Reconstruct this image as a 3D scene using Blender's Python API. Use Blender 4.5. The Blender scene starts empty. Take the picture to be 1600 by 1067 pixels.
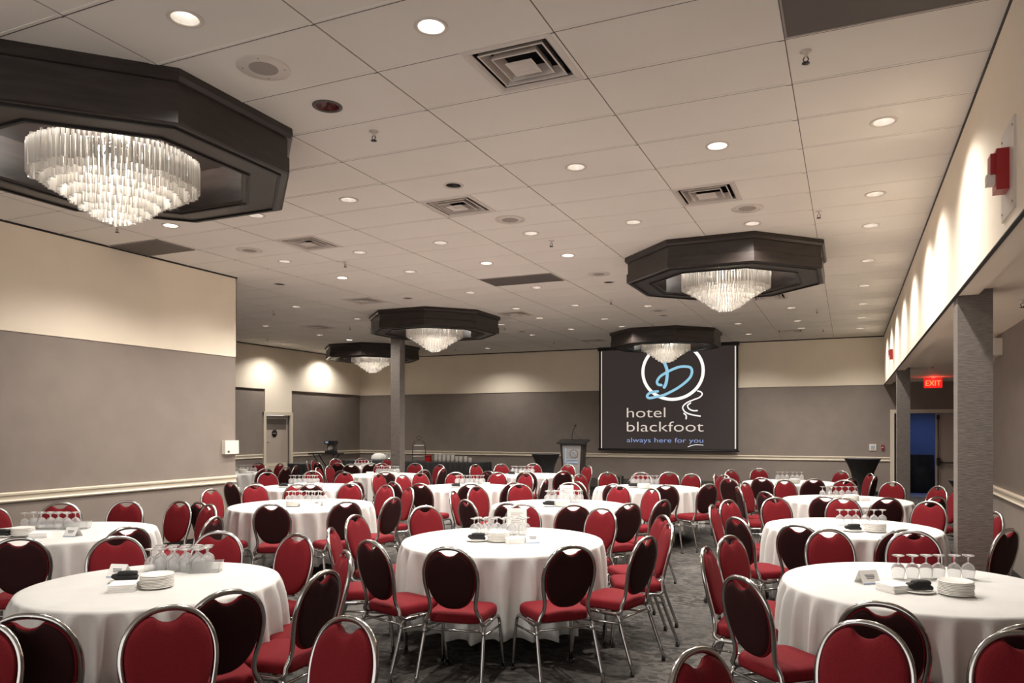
import bpy, math, random
from mathutils import Vector, Matrix
from mathutils.geometry import tessellate_polygon
R = random.Random(7)
PI = math.pi
sc = bpy.context.scene
col = sc.collection

# ------------------------------------------------------------------ camera, world, exposure
cam_d = bpy.data.cameras.new('camera')
cam = bpy.data.objects.new('camera', cam_d)
col.objects.link(cam)
cam.location = (0, 0, 1.66)
cam.rotation_euler = (PI/2, 0, .402)
cam_d.sensor_width = 36
cam_d.lens = 1151.14*36/1600
cam_d.shift_x = -.02295
cam_d.shift_y = .08486
cam_d.clip_start = .05
sc.camera = cam
w = bpy.data.worlds.new('world')
sc.world = w
w.use_nodes = True
w.node_tree.nodes['Background'].inputs[0].default_value = (1, .95, .9, 1)
w.node_tree.nodes['Background'].inputs[1].default_value = .60
vs = sc.view_settings
vs.view_transform = 'Standard'
vs.look = 'None'
vs.gamma = 1
vs.exposure = 1.36
vs.use_curve_mapping = False
SPOT_W = 68
CH_W = 38

# ------------------------------------------------------------------ materials
M = {}
def mat(name, c, rough=.6, metal=0, **k):
    m = bpy.data.materials.new(name)
    m.use_nodes = True
    b = m.node_tree.nodes['Principled BSDF']
    b.inputs['Base Color'].default_value = (*c, 1)
    b.inputs['Roughness'].default_value = rough
    b.inputs['Metallic'].default_value = metal
    if 'spec' in k: b.inputs['Specular IOR Level'].default_value = k['spec']
    if 'trans' in k: b.inputs['Transmission Weight'].default_value = k['trans']
    if 'sheen' in k: b.inputs['Sheen Weight'].default_value = k['sheen']
    if 'emit' in k:
        b.inputs['Emission Color'].default_value = (*k['emit'], 1)
        b.inputs['Emission Strength'].default_value = k.get('es', 1)
    M[name] = m
    return m
def nd(m, t, **k):
    n = m.node_tree.nodes.new(t)
    for a, v in k.items(): setattr(n, a, v)
    return n
def lk(m, a, b): m.node_tree.links.new(a, b)
def noisy(name, c1, c2, scale, rough=.6, stretch=(1, 1, 1), bump=0, detail=4, lo=.35, hi=.65, bscale=None, **k):
    m = mat(name, c1, rough, **k)
    b = m.node_tree.nodes['Principled BSDF']
    tc = nd(m, 'ShaderNodeTexCoord'); mp = nd(m, 'ShaderNodeMapping')
    mp.inputs['Scale'].default_value = stretch
    lk(m, tc.outputs['Object'], mp.inputs[0])
    n = nd(m, 'ShaderNodeTexNoise'); n.inputs['Scale'].default_value = scale; n.inputs['Detail'].default_value = detail
    lk(m, mp.outputs[0], n.inputs['Vector'])
    r = nd(m, 'ShaderNodeValToRGB')
    r.color_ramp.elements[0].position = lo; r.color_ramp.elements[0].color = (*c1, 1)
    r.color_ramp.elements[1].position = hi; r.color_ramp.elements[1].color = (*c2, 1)
    lk(m, n.outputs[0], r.inputs[0]); lk(m, r.outputs[0], b.inputs['Base Color'])
    if bump:
        n2 = nd(m, 'ShaderNodeTexNoise'); n2.inputs['Scale'].default_value = bscale or scale; n2.inputs['Detail'].default_value = 3
        lk(m, mp.outputs[0], n2.inputs['Vector'])
        bp = nd(m, 'ShaderNodeBump'); bp.inputs['Strength'].default_value = bump; bp.inputs['Distance'].default_value = .01
        lk(m, n2.outputs[0], bp.inputs['Height']); lk(m, bp.outputs[0], b.inputs['Normal'])
    return m

noisy('paint_grey', (.225, .185, .158), (.245, .202, .173), 3, .62, bump=.05, bscale=180)
noisy('paint_cream', (.84, .74, .60), (.87, .77, .63), 2, .7, bump=.04, bscale=150)
mat('trim_cream', (.66, .58, .46), .35)
noisy('grasscloth', (.10, .085, .075), (.23, .195, .17), 30, .75, stretch=(.5, .5, 9), bump=.5, lo=.3, hi=.72)
noisy('dark_wood', (.020, .014, .012), (.034, .025, .021), 4, .33, stretch=(1, 1, 6))
mat('groove_and_shade', (.006, .005, .004), .5)  # soffit bead lines, and painted shadow lines along the walls
mat('white_metal', (.62, .56, .5), .4)
mat('diffuser_metal', (.60, .54, .49), .35)
mat('duct_black', (.008, .007, .007), .7)
mat('grille_grey', (.10, .085, .075), .6)
mat('speaker_grey', (.33, .29, .26), .7)
mat('reflector', (.62, .59, .55), .3, .5)
mat('chrome', (.50, .49, .48), .16, 1)
mat('dull_steel', (.34, .31, .28), .35, 1)
mat('rubber', (.02, .018, .016), .7)
mat('black_plastic', (.012, .011, .011), .35)
noisy('red_fabric', (.135, .0075, .011), (.175, .011, .016), 260, .85, bump=.25, spec=.15)
noisy('maroon_fabric', (.018, .003, .003), (.027, .0045, .0045), 260, .75, bump=.2, spec=.2)
noisy('cloth', (.565, .55, .525), (.605, .59, .56), 5, .8, bump=.12, bscale=14)
noisy('black_cloth', (.008, .007, .007), (.012, .010, .010), 8, .8, bump=.2, bscale=10)
mat('china', (.80, .77, .72), .25)
mat('paper', (.82, .80, .77), .7)
mat('ink', (.12, .12, .13), .7)
mat('ink_blue', (.03, .16, .42), .6)
mat('napkin_black', (.010, .009, .009), .85)
mat('acrylic', (.85, .85, .84), .08, trans=.85)
mat('table_top', (.35, .26, .18), .5)
mat('lectern_panel', (.30, .28, .27), .3)
mat('red_plastic', (.33, .008, .012), .3)
mat('white_plastic', (.72, .66, .58), .45)
mat('door_paint', (.44, .37, .315), .45)
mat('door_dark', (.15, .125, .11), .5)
mat('brass_dark', (.10, .08, .06), .35, 1)
mat('corridor_blue', (.10, .15, .30), .6)
mat('corridor_floor', (.12, .15, .28), .35)
mat('pale_blue', (.30, .40, .55), .4)
m = mat('glass', (1, 1, 1), .03, trans=.86)
m.node_tree.nodes['Principled BSDF'].inputs['IOR'].default_value = 1.3
mat('bulb', (1, 1, 1), .5, emit=(1, .94, .87), es=4.5)
mat('bulb_bright', (1, 1, 1), .5, emit=(1, .94, .86), es=30)
mat('bulb_off', (.05, .04, .04), .3)
mat('red_glass', (.10, .006, .008), .3)
mat('chandelier_bulb', (1, 1, 1), .5, emit=(1, .93, .85), es=8)
mat('screen_image', (.004, .004, .004), .7, emit=(.030, .022, .020), es=.436)
mat('screen_white', (.1, .1, .1), .6, emit=(.92, .88, .84), es=.436)
mat('screen_cream', (.1, .1, .1), .6, emit=(.62, .53, .46), es=.436)
mat('screen_blue', (.02, .05, .1), .6, emit=(.27, .52, .66), es=.436)
mat('screen_violet', (.02, .03, .08), .6, emit=(.24, .32, .58), es=.436)
mat('exit_red', (.2, .01, .01), .4, emit=(.55, .012, .012), es=.436)
mat('exit_letter', (.5, .05, .02), .4, emit=(1, .22, .06), es=.7)
# crystal rods: clear glass that scatters the bulb light behind it
m = bpy.data.materials.new('crystal'); m.use_nodes = True; M['crystal'] = m
nt = m.node_tree; nt.nodes.remove(nt.nodes['Principled BSDF'])
tr = nd(m, 'ShaderNodeBsdfTransparent'); tr.inputs[0].default_value = (.95, .93, .9, 1)
tl = nd(m, 'ShaderNodeBsdfTranslucent'); tl.inputs[0].default_value = (.95, .92, .88, 1)
gl = nd(m, 'ShaderNodeBsdfGlossy'); gl.inputs['Roughness'].default_value = .08
df = nd(m, 'ShaderNodeBsdfDiffuse'); df.inputs[0].default_value = (.8, .77, .73, 1)
a1 = nd(m, 'ShaderNodeMixShader'); a1.inputs[0].default_value = .5
a2 = nd(m, 'ShaderNodeMixShader'); a2.inputs[0].default_value = .35
a3 = nd(m, 'ShaderNodeMixShader'); fr = nd(m, 'ShaderNodeFresnel'); fr.inputs[0].default_value = 1.5
lk(m, tr.outputs[0], a1.inputs[1]); lk(m, tl.outputs[0], a1.inputs[2])
lk(m, a1.outputs[0], a2.inputs[1]); lk(m, df.outputs[0], a2.inputs[2])
lk(m, fr.outputs[0], a3.inputs[0]); lk(m, a2.outputs[0], a3.inputs[1]); lk(m, gl.outputs[0], a3.inputs[2])
lk(m, a3.outputs[0], nt.nodes['Material Output'].inputs[0])
# carpet: grey-brown ground with a darker broken pattern
m = mat('carpet', (.1, .09, .08), .9)
b = m.node_tree.nodes['Principled BSDF']
tc = nd(m, 'ShaderNodeTexCoord')
def cn(scale, st, det, lo, hi, rot=0):
    mp = nd(m, 'ShaderNodeMapping'); mp.inputs['Scale'].default_value = st; mp.inputs['Rotation'].default_value = (0, 0, rot)
    lk(m, tc.outputs['Object'], mp.inputs[0])
    n = nd(m, 'ShaderNodeTexNoise'); n.inputs['Scale'].default_value = scale; n.inputs['Detail'].default_value = det
    lk(m, mp.outputs[0], n.inputs['Vector'])
    r = nd(m, 'ShaderNodeMapRange'); r.inputs[1].default_value = lo; r.inputs[2].default_value = hi
    lk(m, n.outputs[0], r.inputs[0])
    return r.outputs[0]
def cmix(fac, a, bb):
    x = nd(m, 'ShaderNodeMix', data_type='RGBA')
    lk(m, fac, x.inputs[0])
    for s, v in ((6, a), (7, bb)):
        if isinstance(v, tuple): x.inputs[s].default_value = (*v, 1)
        else: lk(m, v, x.inputs[s])
    return x.outputs[2]
base = cmix(cn(1.1, (1, 1, 1), 3, .38, .62), (.050, .0435, .038), (.098, .087, .077))
s1 = cn(9, (1, 1.5, 1), 3, .50, .53, .4)
s2 = cn(1.5, (1, 1.5, 1), 2, .36, .52, .2)
mul = nd(m, 'ShaderNodeMath', operation='MULTIPLY'); lk(m, s1, mul.inputs[0]); lk(m, s2, mul.inputs[1])
c2 = cmix(mul.outputs[0], base, (.010, .008, .007))
s3 = cn(15, (1, 1.6, 1), 1, .57, .585, -.5)
c3 = cmix(s3, c2, (.018, .015, .013))
c4 = cmix(cn(160, (1, 1, 1), 2, .35, 1.1), c3, (.065, .057, .05))
lk(m, c4, b.inputs['Base Color'])
# ceiling tile material: pale mineral tile with thin dark joints along the grid
m = mat('ceiling_tile', (.6, .5, .45), .85)
b = m.node_tree.nodes['Principled BSDF']
tc = nd(m, 'ShaderNodeTexCoord')
sx = nd(m, 'ShaderNodeSeparateXYZ'); lk(m, tc.outputs['Object'], sx.inputs[0])
def joint(out, off, pitch, wd):
    a = nd(m, 'ShaderNodeMath', operation='SUBTRACT'); lk(m, out, a.inputs[0]); a.inputs[1].default_value = off - 200*pitch
    c = nd(m, 'ShaderNodeMath', operation='MODULO'); lk(m, a.outputs[0], c.inputs[0]); c.inputs[1].default_value = pitch
    d = nd(m, 'ShaderNodeMath', operation='LESS_THAN'); lk(m, c.outputs[0], d.inputs[0]); d.inputs[1].default_value = wd
    return d.outputs[0]
jx = joint(sx.outputs[0], -.362+.013, 1.22, .006)
jy = joint(sx.outputs[1], 3.943+.011, .61, .011)
mx = nd(m, 'ShaderNodeMath', operation='MAXIMUM'); lk(m, jx, mx.inputs[0]); lk(m, jy, mx.inputs[1])
n1 = cn(1.2, (1, 1, 1), 4, .3, .75)
tile = cmix(n1, (.735, .69, .63), (.785, .74, .68))
lk(m, cmix(mx.outputs[0], tile, (.12, .10, .09)), b.inputs['Base Color'])

# ------------------------------------------------------------------ mesh helpers
class MB:
    def __init__(s): s.v = []; s.f = []; s.sm = []; s.mi = []; s.mat = 0
    def add(s, vs, fs, smooth=False, T=None):
        o = len(s.v)
        s.v += [tuple(T @ Vector(v)) if T else tuple(v) for v in vs]
        for f in fs:
            s.f.append(tuple(i+o for i in f)); s.sm.append(smooth); s.mi.append(s.mat)
        return s
    def box(s, a, b, T=None):
        x0, y0, z0 = a; x1, y1, z1 = b
        return s.add([(x0,y0,z0),(x1,y0,z0),(x1,y1,z0),(x0,y1,z0),(x0,y0,z1),(x1,y0,z1),(x1,y1,z1),(x0,y1,z1)],
              [(0,3,2,1),(4,5,6,7),(0,1,5,4),(1,2,6,5),(2,3,7,6),(3,0,4,7)], False, T)
    def prism(s, pts, z0, z1, T=None, smooth=False):
        n = len(pts)
        vs = [(p[0], p[1], z0) for p in pts]+[(p[0], p[1], z1) for p in pts]
        fs = [tuple(range(n-1, -1, -1)), tuple(range(n, 2*n))]
        s.add(vs, fs, False, T)
        return s.add(vs, [(i, (i+1) % n, n+(i+1) % n, n+i) for i in range(n)], smooth, T)
    def rings(s, rs, capa=True, capb=True, smooth=True, T=None, closed=False):
        n = len(rs[0]); vs = [p for r in rs for p in r]; fs = []
        m_ = len(rs)
        for k in range(m_ if closed else m_-1):
            k2 = (k+1) % m_
            for i in range(n): fs.append((k*n+i, k*n+(i+1) % n, k2*n+(i+1) % n, k2*n+i))
        if capa and not closed: fs.append(tuple(range(n-1, -1, -1)))
        if capb and not closed: fs.append(tuple(range((m_-1)*n, m_*n)))
        return s.add(vs, fs, smooth, T)
    def lathe(s, prof, n=20, T=None, capa=False, capb=False, cx=0, cy=0):
        return s.rings([[(cx+r*math.cos(2*PI*i/n), cy+r*math.sin(2*PI*i/n), z) for i in range(n)] for r, z in prof], capa, capb, True, T)
    def tube(s, pts, r, n=8, closed=False, T=None):
        pts = [Vector(p) for p in pts]; L = len(pts); rs = []; nrm = None
        for i, p in enumerate(pts):
            if closed: t = pts[(i+1) % L]-pts[i-1]
            else: t = pts[min(i+1, L-1)]-pts[max(i-1, 0)]
            t.normalize()
            if nrm is None:
                a = Vector((0, 0, 1)) if abs(t.z) < .9 else Vector((1, 0, 0))
                nrm = t.cross(a).normalized()
            else:
                nrm = (nrm-t*nrm.dot(t)).normalized()
            bn = t.cross(nrm)
            rr = r[i] if isinstance(r, (list, tuple)) else r
            rs.append([tuple(p+nrm*rr*math.cos(2*PI*j/n)+bn*rr*math.sin(2*PI*j/n)) for j in range(n)])
        return s.rings(rs, True, True, True, T, closed)
    def build(s, name, mats, parent=None, loc=None, rz=0):
        me = bpy.data.meshes.new(name)
        me.from_pydata(s.v, [], s.f)
        me.polygons.foreach_set('use_smooth', s.sm)
        for mm in (mats if isinstance(mats, (list, tuple)) else [mats]): me.materials.append(M[mm])
        me.polygons.foreach_set('material_index', s.mi)
        me.update()
        o = bpy.data.objects.new(name, me); col.objects.link(o)
        if parent: o.parent = parent
        if loc: o.location = loc
        if rz: o.rotation_euler = (0, 0, rz)
        return o
def bez(pts, n=6):
    # smooth Catmull-Rom polyline through the points
    P = [Vector(p) for p in pts]; P = [P[0]*2-P[1]]+P+[P[-1]*2-P[-2]]; out = []
    for i in range(1, len(P)-2):
        for k in range(n):
            t = k/n
            out.append(.5*((2*P[i])+(P[i+1]-P[i-1])*t+(2*P[i-1]-5*P[i]+4*P[i+1]-P[i+2])*t*t+(3*P[i]-P[i-1]-3*P[i+1]+P[i+2])*t**3))
    out.append(P[-2])
    return out
def empty(name, loc=(0, 0, 0), rz=0, parent=None):
    o = bpy.data.objects.new(name, None); col.objects.link(o)
    o.location = loc; o.rotation_euler = (0, 0, rz); o.empty_display_size = .1
    if parent: o.parent = parent
    return o
def tag(o, label, cat, group=None, kind=None):
    o['label'] = label; o['category'] = cat
    if group: o['group'] = group
    if kind: o['kind'] = kind
    return o
def struct(o, label=None):
    o['kind'] = 'structure'
    if label: o['label'] = label
    return o
def kids(o): return [c for c in bpy.data.objects if c.parent == o]
def copy_tree(rec, loc=None, rz=None, parent=None):
    # rec = (object, [rec, ...])
    o = rec[0].copy(); col.objects.link(o)
    if parent: o.parent = parent
    if loc is not None: o.location = loc
    if rz is not None: o.rotation_euler = (0, 0, rz)
    for r in rec[1]: copy_tree(r, parent=o)
    return o
def record(o):
    ch = {}
    for q in bpy.data.objects:
        if q.parent: ch.setdefault(q.parent.name, []).append(q)
    def rec(x): return (x, [rec(y) for y in ch.get(x.name, [])])
    return rec(o)
def text_mesh(name, s, size, m, loc, rot, width=None, parent=None, extr=.001, offset=0, align='LEFT'):
    cu = bpy.data.curves.new(name, 'FONT'); cu.body = s; cu.size = size; cu.extrude = extr; cu.offset = offset; cu.align_x = align
    t = bpy.data.objects.new(name+'_curve', cu); col.objects.link(t)
    dg = bpy.context.evaluated_depsgraph_get()
    me = bpy.data.meshes.new_from_object(t.evaluated_get(dg))
    bpy.data.objects.remove(t); bpy.data.curves.remove(cu)
    if width:
        xs = [v.co.x for v in me.vertices]; k = width/(max(xs)-min(xs)); x0 = min(xs)
        for v in me.vertices: v.co.x = (v.co.x-x0)*k
    me.materials.clear(); me.materials.append(M[m])
    o = bpy.data.objects.new(name, me); col.objects.link(o); o.location = loc; o.rotation_euler = rot
    if parent: o.parent = parent
    return o
CEIL = 3.95

# ------------------------------------------------------------------ room shell
XL, XF, YB, YE, XR, XA = -8.56, -14.87, 20.13, 8.5, .80, 1.67
ACE = 2.79
def boxes(name, m, L, parent=None):
    b = MB()
    for a, c in L: b.box(a, c)
    return b.build(name, m, parent)
struct(boxes('floor', 'carpet', [((-15.2, -3, -.1), (3.6, YB, 0))]))
struct(boxes('wall_left', 'paint_grey', [((XL-.2, -3, 0), (XL, YE, CEIL+.1)), ((XF-.2, YE-.2, 0), (XL-.2, YE, CEIL+.1))]))
struct(boxes('wall_left_far', 'paint_grey', [((XF-.2, YE, 0), (XF, 15.84, CEIL+.1)), ((XF-.2, 16.80, 0), (XF, YB, CEIL+.1)), ((XF-.2, 15.84, 2.05), (XF, 16.80, CEIL+.1))]))
struct(boxes('wall_back', 'paint_grey', [((XF-.2, YB, 0), (1.03, YB+.15, CEIL+.1)), ((1.03, YB, 2.03), (2.83, YB+.15, CEIL+.1)), ((2.83, YB, 0), (3.6, YB+.15, CEIL+.1))]))
struct(boxes('wall_right', 'paint_cream', [((XR, -2, 2.745), (.97, YB, CEIL+.1))]))
struct(boxes('trim_1', 'groove_and_shade', [((XR-.004, -2, 2.735), (XR+.02, YB, 2.745))]))  # dark strip painting the shadow line along the fascia's lower edge
struct(boxes('wall_alcove', 'paint_grey', [((XA, -2, 0), (XA+.15, 11.3, ACE)), ((XA+.15, 11.15, 0), (3.4, 11.3, ACE)), ((3.4, 11.3, 0), (3.55, YB, ACE))]))
struct(boxes('ceiling_alcove', 'paint_cream', [((.97, -2, ACE), (3.55, YB, ACE+.1))]))
# cream upper bands, slightly proud of the grey panels
struct(boxes('trim_2', 'paint_cream', [((XL, -3, 2.74), (XL+.012, YE+.012, CEIL)), ((XL-.19, YE, 2.74), (XL+.012, YE+.012, CEIL))]))
struct(boxes('trim_3', 'paint_cream', [((XF, YE, 2.75), (XF+.045, YB, CEIL)), ((XF, 15.79, 2.10), (XF+.045, 16.85, 2.75))]))
struct(boxes('trim_4', 'paint_cream', [((XF, YB-.02, 2.74), (XR, YB, CEIL))]))
# dark strips that paint in the shadow gap under the ceiling
struct(boxes('trim_5', 'groove_and_shade', [((XL+.012, -3, CEIL-.022), (XL+.02, YE+.02, CEIL)), ((XF+.045, YE, CEIL-.025), (XF+.055, YB, CEIL)),
    ((XF, YB-.03, CEIL-.025), (XR, YB-.02, CEIL)), ((XR-.008, -2, CEIL-.022), (XR, YB, CEIL))]))
# chair rail: one moulded section swept along each wall
PR = [(0, .835), (.022, .84), (.03, .855), (.018, .87), (.018, .905), (.034, .92), (.036, .94), (.02, .95), (0, .952)]
def rail(name, a, b, nx, ny):
    m_ = MB(); rs = []
    for p in (a, b): rs.append([(p[0]+nx*o, p[1]+ny*o, z) for o, z in PR])
    m_.rings(rs, True, True, False)
    return struct(m_.build(name, 'trim_cream'))
rail('trim_6', (XL, -3), (XL, YE), 1, 0)
rail('trim_7', (XF, YE), (XF, 15.74), 1, 0)
rail('trim_8', (XF, 16.90), (XF, YB), 1, 0)
rail('trim_9', (XF, YB), (.94, YB), 0, -1)
rail('trim_10', (XA, -2), (XA, 11.3), -1, 0)
# baseboards
struct(boxes('baseboard_left', 'black_plastic', [((XL, -3, 0), (XL+.012, YE, .1)), ((XF, YE, 0), (XF+.012, 15.74, .1)), ((XF, 16.9, 0), (XF+.012, YB, .1))]))
struct(boxes('baseboard_back', 'black_plastic', [((XF, YB-.012, 0), (.94, YB, .1))]))
struct(boxes('baseboard_right', 'black_plastic', [((XA-.012, -2, 0), (XA, 11.3, .1))]))

# ------------------------------------------------------------------ suspended ceiling with holes for what is recessed in it
GX, GY = -.362, 3.943
DL= [(-3.41,3.02,'n'),(-2.19,3.63,'b'),(-2.2,6.08,'n'),(-4.61,6.06,'n'),(-3.43,6.09,'x'),(-7.04,6.04,'b'),(-0.98,6.07,'b'),(0.24,6.08,'n'),(0.24,7.92,'n'),(0.23,9.13,'n'),(-0.99,8.52,'n'),(-2.2,7.95,'n'),(-3.43,7.93,'n'),(-3.42,9.14,'b'),(-4.63,7.9,'n'),(-5.85,7.92,'n'),(-7.11,7.94,'n'),(-4.62,9.13,'b'),(-7.09,9.16,'b'),(-5.89,9.18,'n'),(-8.32,9.18,'x'),(-7.14,11.05,'x'),(-5.87,11.0,'n'),(-4.67,11.02,'n'),(-9.56,10.99,'n'),(-9.45,12.71,'n'),(-11.98,12.78,'n'),(-11.92,14.52,'n'),(-11.89,15.66,'b'),(-14.10,15.71,'n'),(-14.30,18.1,'n'),(-5.85,12.81,'n'),(-5.91,14.11,'n'),(-7.13,16.55,'n'),(-7.05,14.65,'n'),(-9.49,18.83,'n'),(-4.69,12.9,'n'),(-4.69,14.73,'n'),(-5.89,15.94,'n'),(-4.69,15.99,'n'),(-3.46,13.5,'n'),(-3.46,14.78,'x'),(-3.46,11.08,'x'),(-2.23,16.55,'n'),(-2.23,18.47,'n'),(-1.0,14.76,'n'),(-0.99,16.6,'n'),(-0.99,17.86,'n'),(0.24,11.02,'n'),(0.23,12.93,'n'),(0.24,14.81,'n'),(0.24,16.63,'n'),(0.24,18.43,'n'),(-5.86,6.11,'n'),(-7.11,15.91,'x')]
SPK= [(-3.42,3.63),(-3.42,7.33),(-0.97,7.91),(-7.09,7.28),(-3.41,10.42),(-3.41,14.1)]
VNT= [(-2,0,1),(-3,4,0),(-1,5,0),(-5,5,0),(-7,11,1),(-9,15,0),(-5,15,0),(-1,23,0),(-5,23,0),(-1,15,0)]
GRL= [(0,0),(-7,4),(-4,10)]
SPR= [(-3.37,4.74),(-0.24,4.76),(-3.34,8.35),(-0.29,8.32),(-6.37,8.3),(-3.91,12.64),(-0.56,15.14),(-3.93,15.77),(-0.54,18.1),(-7.12,18.0),(-10.33,11.24),(-10.31,13.6),(-13.55,14.52),(-7.11,14.96),(-10.33,18.47),(-7.62,5.82)]
RED = (-3.41, 4.24)
HR = .078
holes = {}
def cell(x, y): return (math.floor((x-GX)/1.22), math.floor((y-GY)/.61))
def circ(x, y, r, n=20): return [(x+r*math.cos(2*PI*k/n), y+r*math.sin(2*PI*k/n)) for k in range(n)]
for x, y, k in DL: holes.setdefault(cell(x, y), []).append(circ(x, y, HR))
holes.setdefault(cell(*RED), []).append(circ(RED[0], RED[1], .085))
VC = []
for i, j, h in VNT:
    x, y = GX+1.22*i+.305+.61*h, GY+.61*j+.305; VC.append((x, y))
    holes.setdefault((i, j), []).append([(x-.26, y-.26), (x+.26, y-.26), (x+.26, y+.26), (x-.26, y+.26)])
b = MB()
for i in range(-12, 1):
    for j in range(-12, 27):
        x0, x1 = max(GX+1.22*i, XF), min(GX+1.22*(i+1), XR); y0, y1 = max(GY+.61*j, -3), min(GY+.61*(j+1), YB)
        if x1 <= x0 or y1 <= y0: continue
        if x1 < XL and y1 < YE-.7: continue
        rect = [(x0, y0), (x1, y0), (x1, y1), (x0, y1)]
        if (i, j) not in holes: b.add([(x, y, CEIL) for x, y in rect], [(3, 2, 1, 0)])
        else:
            loops = [[Vector((x, y, 0)) for x, y in rect]]+[[Vector((x, y, 0)) for x, y in h] for h in holes[(i, j)]]
            pts = [p for l in loops for p in l]
            b.add([(p.x, p.y, CEIL) for p in pts], [tuple(t) for t in tessellate_polygon(loops)])
ce = b.build('ceiling', 'ceiling_tile'); struct(ce)
b = MB()
for i in range(-11, 1):
    x = GX+1.22*i; ww = .022 if i == 0 else .012
    y0 = -3 if x > XL else YE
    b.box((x-ww, y0, CEIL-.004), (x+ww, YB-.03, CEIL+.001))
for j in range(-11, 27):
    y = GY+.61*j
    b.box((XL+.02 if y < YE else XF+.06, y-.010, CEIL-.003), (XR-.01, y+.010, CEIL+.001))
struct(b.build('trim_11', 'ceiling_tile'))

# ------------------------------------------------------------------ recessed downlights
def side(x, y):
    return ('near ' if y < 8 else 'mid-room ' if y < 13.2 else 'far ')
def tm(x, y):
    return 'left' if x < -6.5 else 'centre' if x < -2.9 else 'right'
cnt = {}
for x, y, k in DL:
    t = empty('recessed_downlight', (x, y, CEIL))
    tr_ = MB().lathe([(.098, 0), (.098, -.004), (.092, -.007), (HR-.004, -.004), (HR-.004, .004)], 24).build('trim_ring', 'white_metal', t)
    MB().lathe([(HR, .002), (.070, .04), (.052, .085)], 24).build('reflector', 'reflector' if k != 'x' else 'bulb_off', t)
    bm = {'n': 'bulb', 'b': 'bulb_bright', 'x': 'bulb_off'}[k]
    MB().lathe([(.0, .050), (.020, .053), (.032, .062), (.046, .082)], 16).build('bulb', bm, t)
    st = {'n': 'lit', 'b': 'dazzling bright', 'x': 'unlit'}[k]
    key = (k, side(x, y), tm(x, y)); cnt.setdefault(key, []).append((t, x, y))
    if k != 'x':
        L = bpy.data.lights.new('downlight_lamp', 'SPOT'); L.energy = SPOT_W*(1.6 if k == 'b' else 1)
        L.spot_size = math.radians(138); L.spot_blend = .85; L.shadow_soft_size = .05; L.color = (1, .95, .88)
        lo = bpy.data.objects.new('downlight_lamp', L); col.objects.link(lo); lo.parent = t; lo.location = (0, 0, -.012)
ordw = ['nearest', 'second nearest', 'third nearest', 'fourth nearest', 'fifth nearest', 'sixth nearest', 'seventh nearest', 'eighth nearest', 'ninth nearest', 'tenth nearest', 'eleventh nearest', 'twelfth nearest']
for (k, a, h), L in cnt.items():
    st = {'n': 'lit', 'b': 'dazzling bright', 'x': 'unlit dark'}[k]
    L.sort(key=lambda q: -.391*q[1]+.92*q[2])
    for n, (t, x, y) in enumerate(L):
        lab = '%s recessed downlight, %s%s part of the ceiling' % (st, a, h)
        if len(L) > 1: lab += ', %s of %d' % (ordw[n], len(L))
        tag(t, lab, 'ceiling light', 'recessed downlights in the tiled ceiling')
t = empty('recessed_downlight', (RED[0], RED[1], CEIL))
MB().lathe([(.105, 0), (.105, -.005), (.085, -.008), (.081, 0)], 24).build('trim_ring', 'grille_grey', t)
MB().lathe([(.084, 0), (.06, .03), (0, .05)], 24).build('lens', 'red_glass', t)
tag(t, 'dark red recessed ceiling disc near the big near left chandelier', 'ceiling light')

# ------------------------------------------------------------------ ceiling speakers
for n, (x, y) in enumerate(SPK):
    t = empty('ceiling_speaker', (x, y, CEIL))
    MB().lathe([(.165, 0), (.165, -.004), (.158, -.008), (.09, -.006)], 32).build('flange', 'white_metal', t)
    MB().lathe([(.09, -.006), (.075, -.010), (0, -.012)], 24).build('grille', 'speaker_grey', t)
    q = MB()
    for a in range(4): q.lathe([(.0, -.0095), (.005, -.0095), (.006, -.006)], 8, cx=.13*math.cos(a*PI/2+.5), cy=.13*math.sin(a*PI/2+.5))
    q.build('screw', 'dull_steel', t)
    tag(t, 'round flush ceiling speaker, ' + ['nearest one, beside the big near left chandelier', 'second nearest, in the centre bay', 'just before the right-hand chandelier', 'left-hand one, above the left wall corner', 'farther centre one, left of the right-hand chandelier', 'farthest one, near the hanging screen'][n], 'ceiling speaker', 'round ceiling speakers')

# ------------------------------------------------------------------ square air diffusers
def sq(h, z): return [(-h, -h, z), (h, -h, z), (h, h, z), (-h, h, z)]
vlab = ['largest in view, at the top centre of the photo', 'near the centre of the ceiling, left bay', 'right of centre, with a dusty smudge around it', 'left-hand one above the wall corner', 'far left one in front of the brown column', 'farthest left one, above the far left door side', 'centre one beyond the middle chandelier', 'far right one by the back wall', 'far one just left of the hanging screen', 'half hidden behind the right-hand chandelier']
for n, (x, y) in enumerate(VC):
    t = empty('air_diffuser', (x, y, CEIL))
    f_ = MB().rings([sq(.297, 0), sq(.297, -.006), sq(.262, -.010), sq(.245, .004), sq(.262, .03)], False, False, False).build('frame', 'diffuser_metal', t)
    MB().rings([sq(.262, .0), sq(.262, .16)], False, True, False).build('duct', 'duct_black', t)
    for a, z in ((.218, -.004), (.155, -.007)):
        MB().rings([sq(a, z), sq(a-.010, z-.002), sq(a-.034, z+.060), sq(a-.026, z+.062)], False, False, False, closed=True).build('louver', 'diffuser_metal', t)
    MB().rings([sq(.09, -.014), sq(.088, -.017), sq(.05, -.008)], False, True, False).build('centre_plate', 'diffuser_metal', t)
    tag(t, 'square louvred ceiling air vent, '+vlab[n], 'ceiling vent', 'square ceiling air vents')
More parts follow.
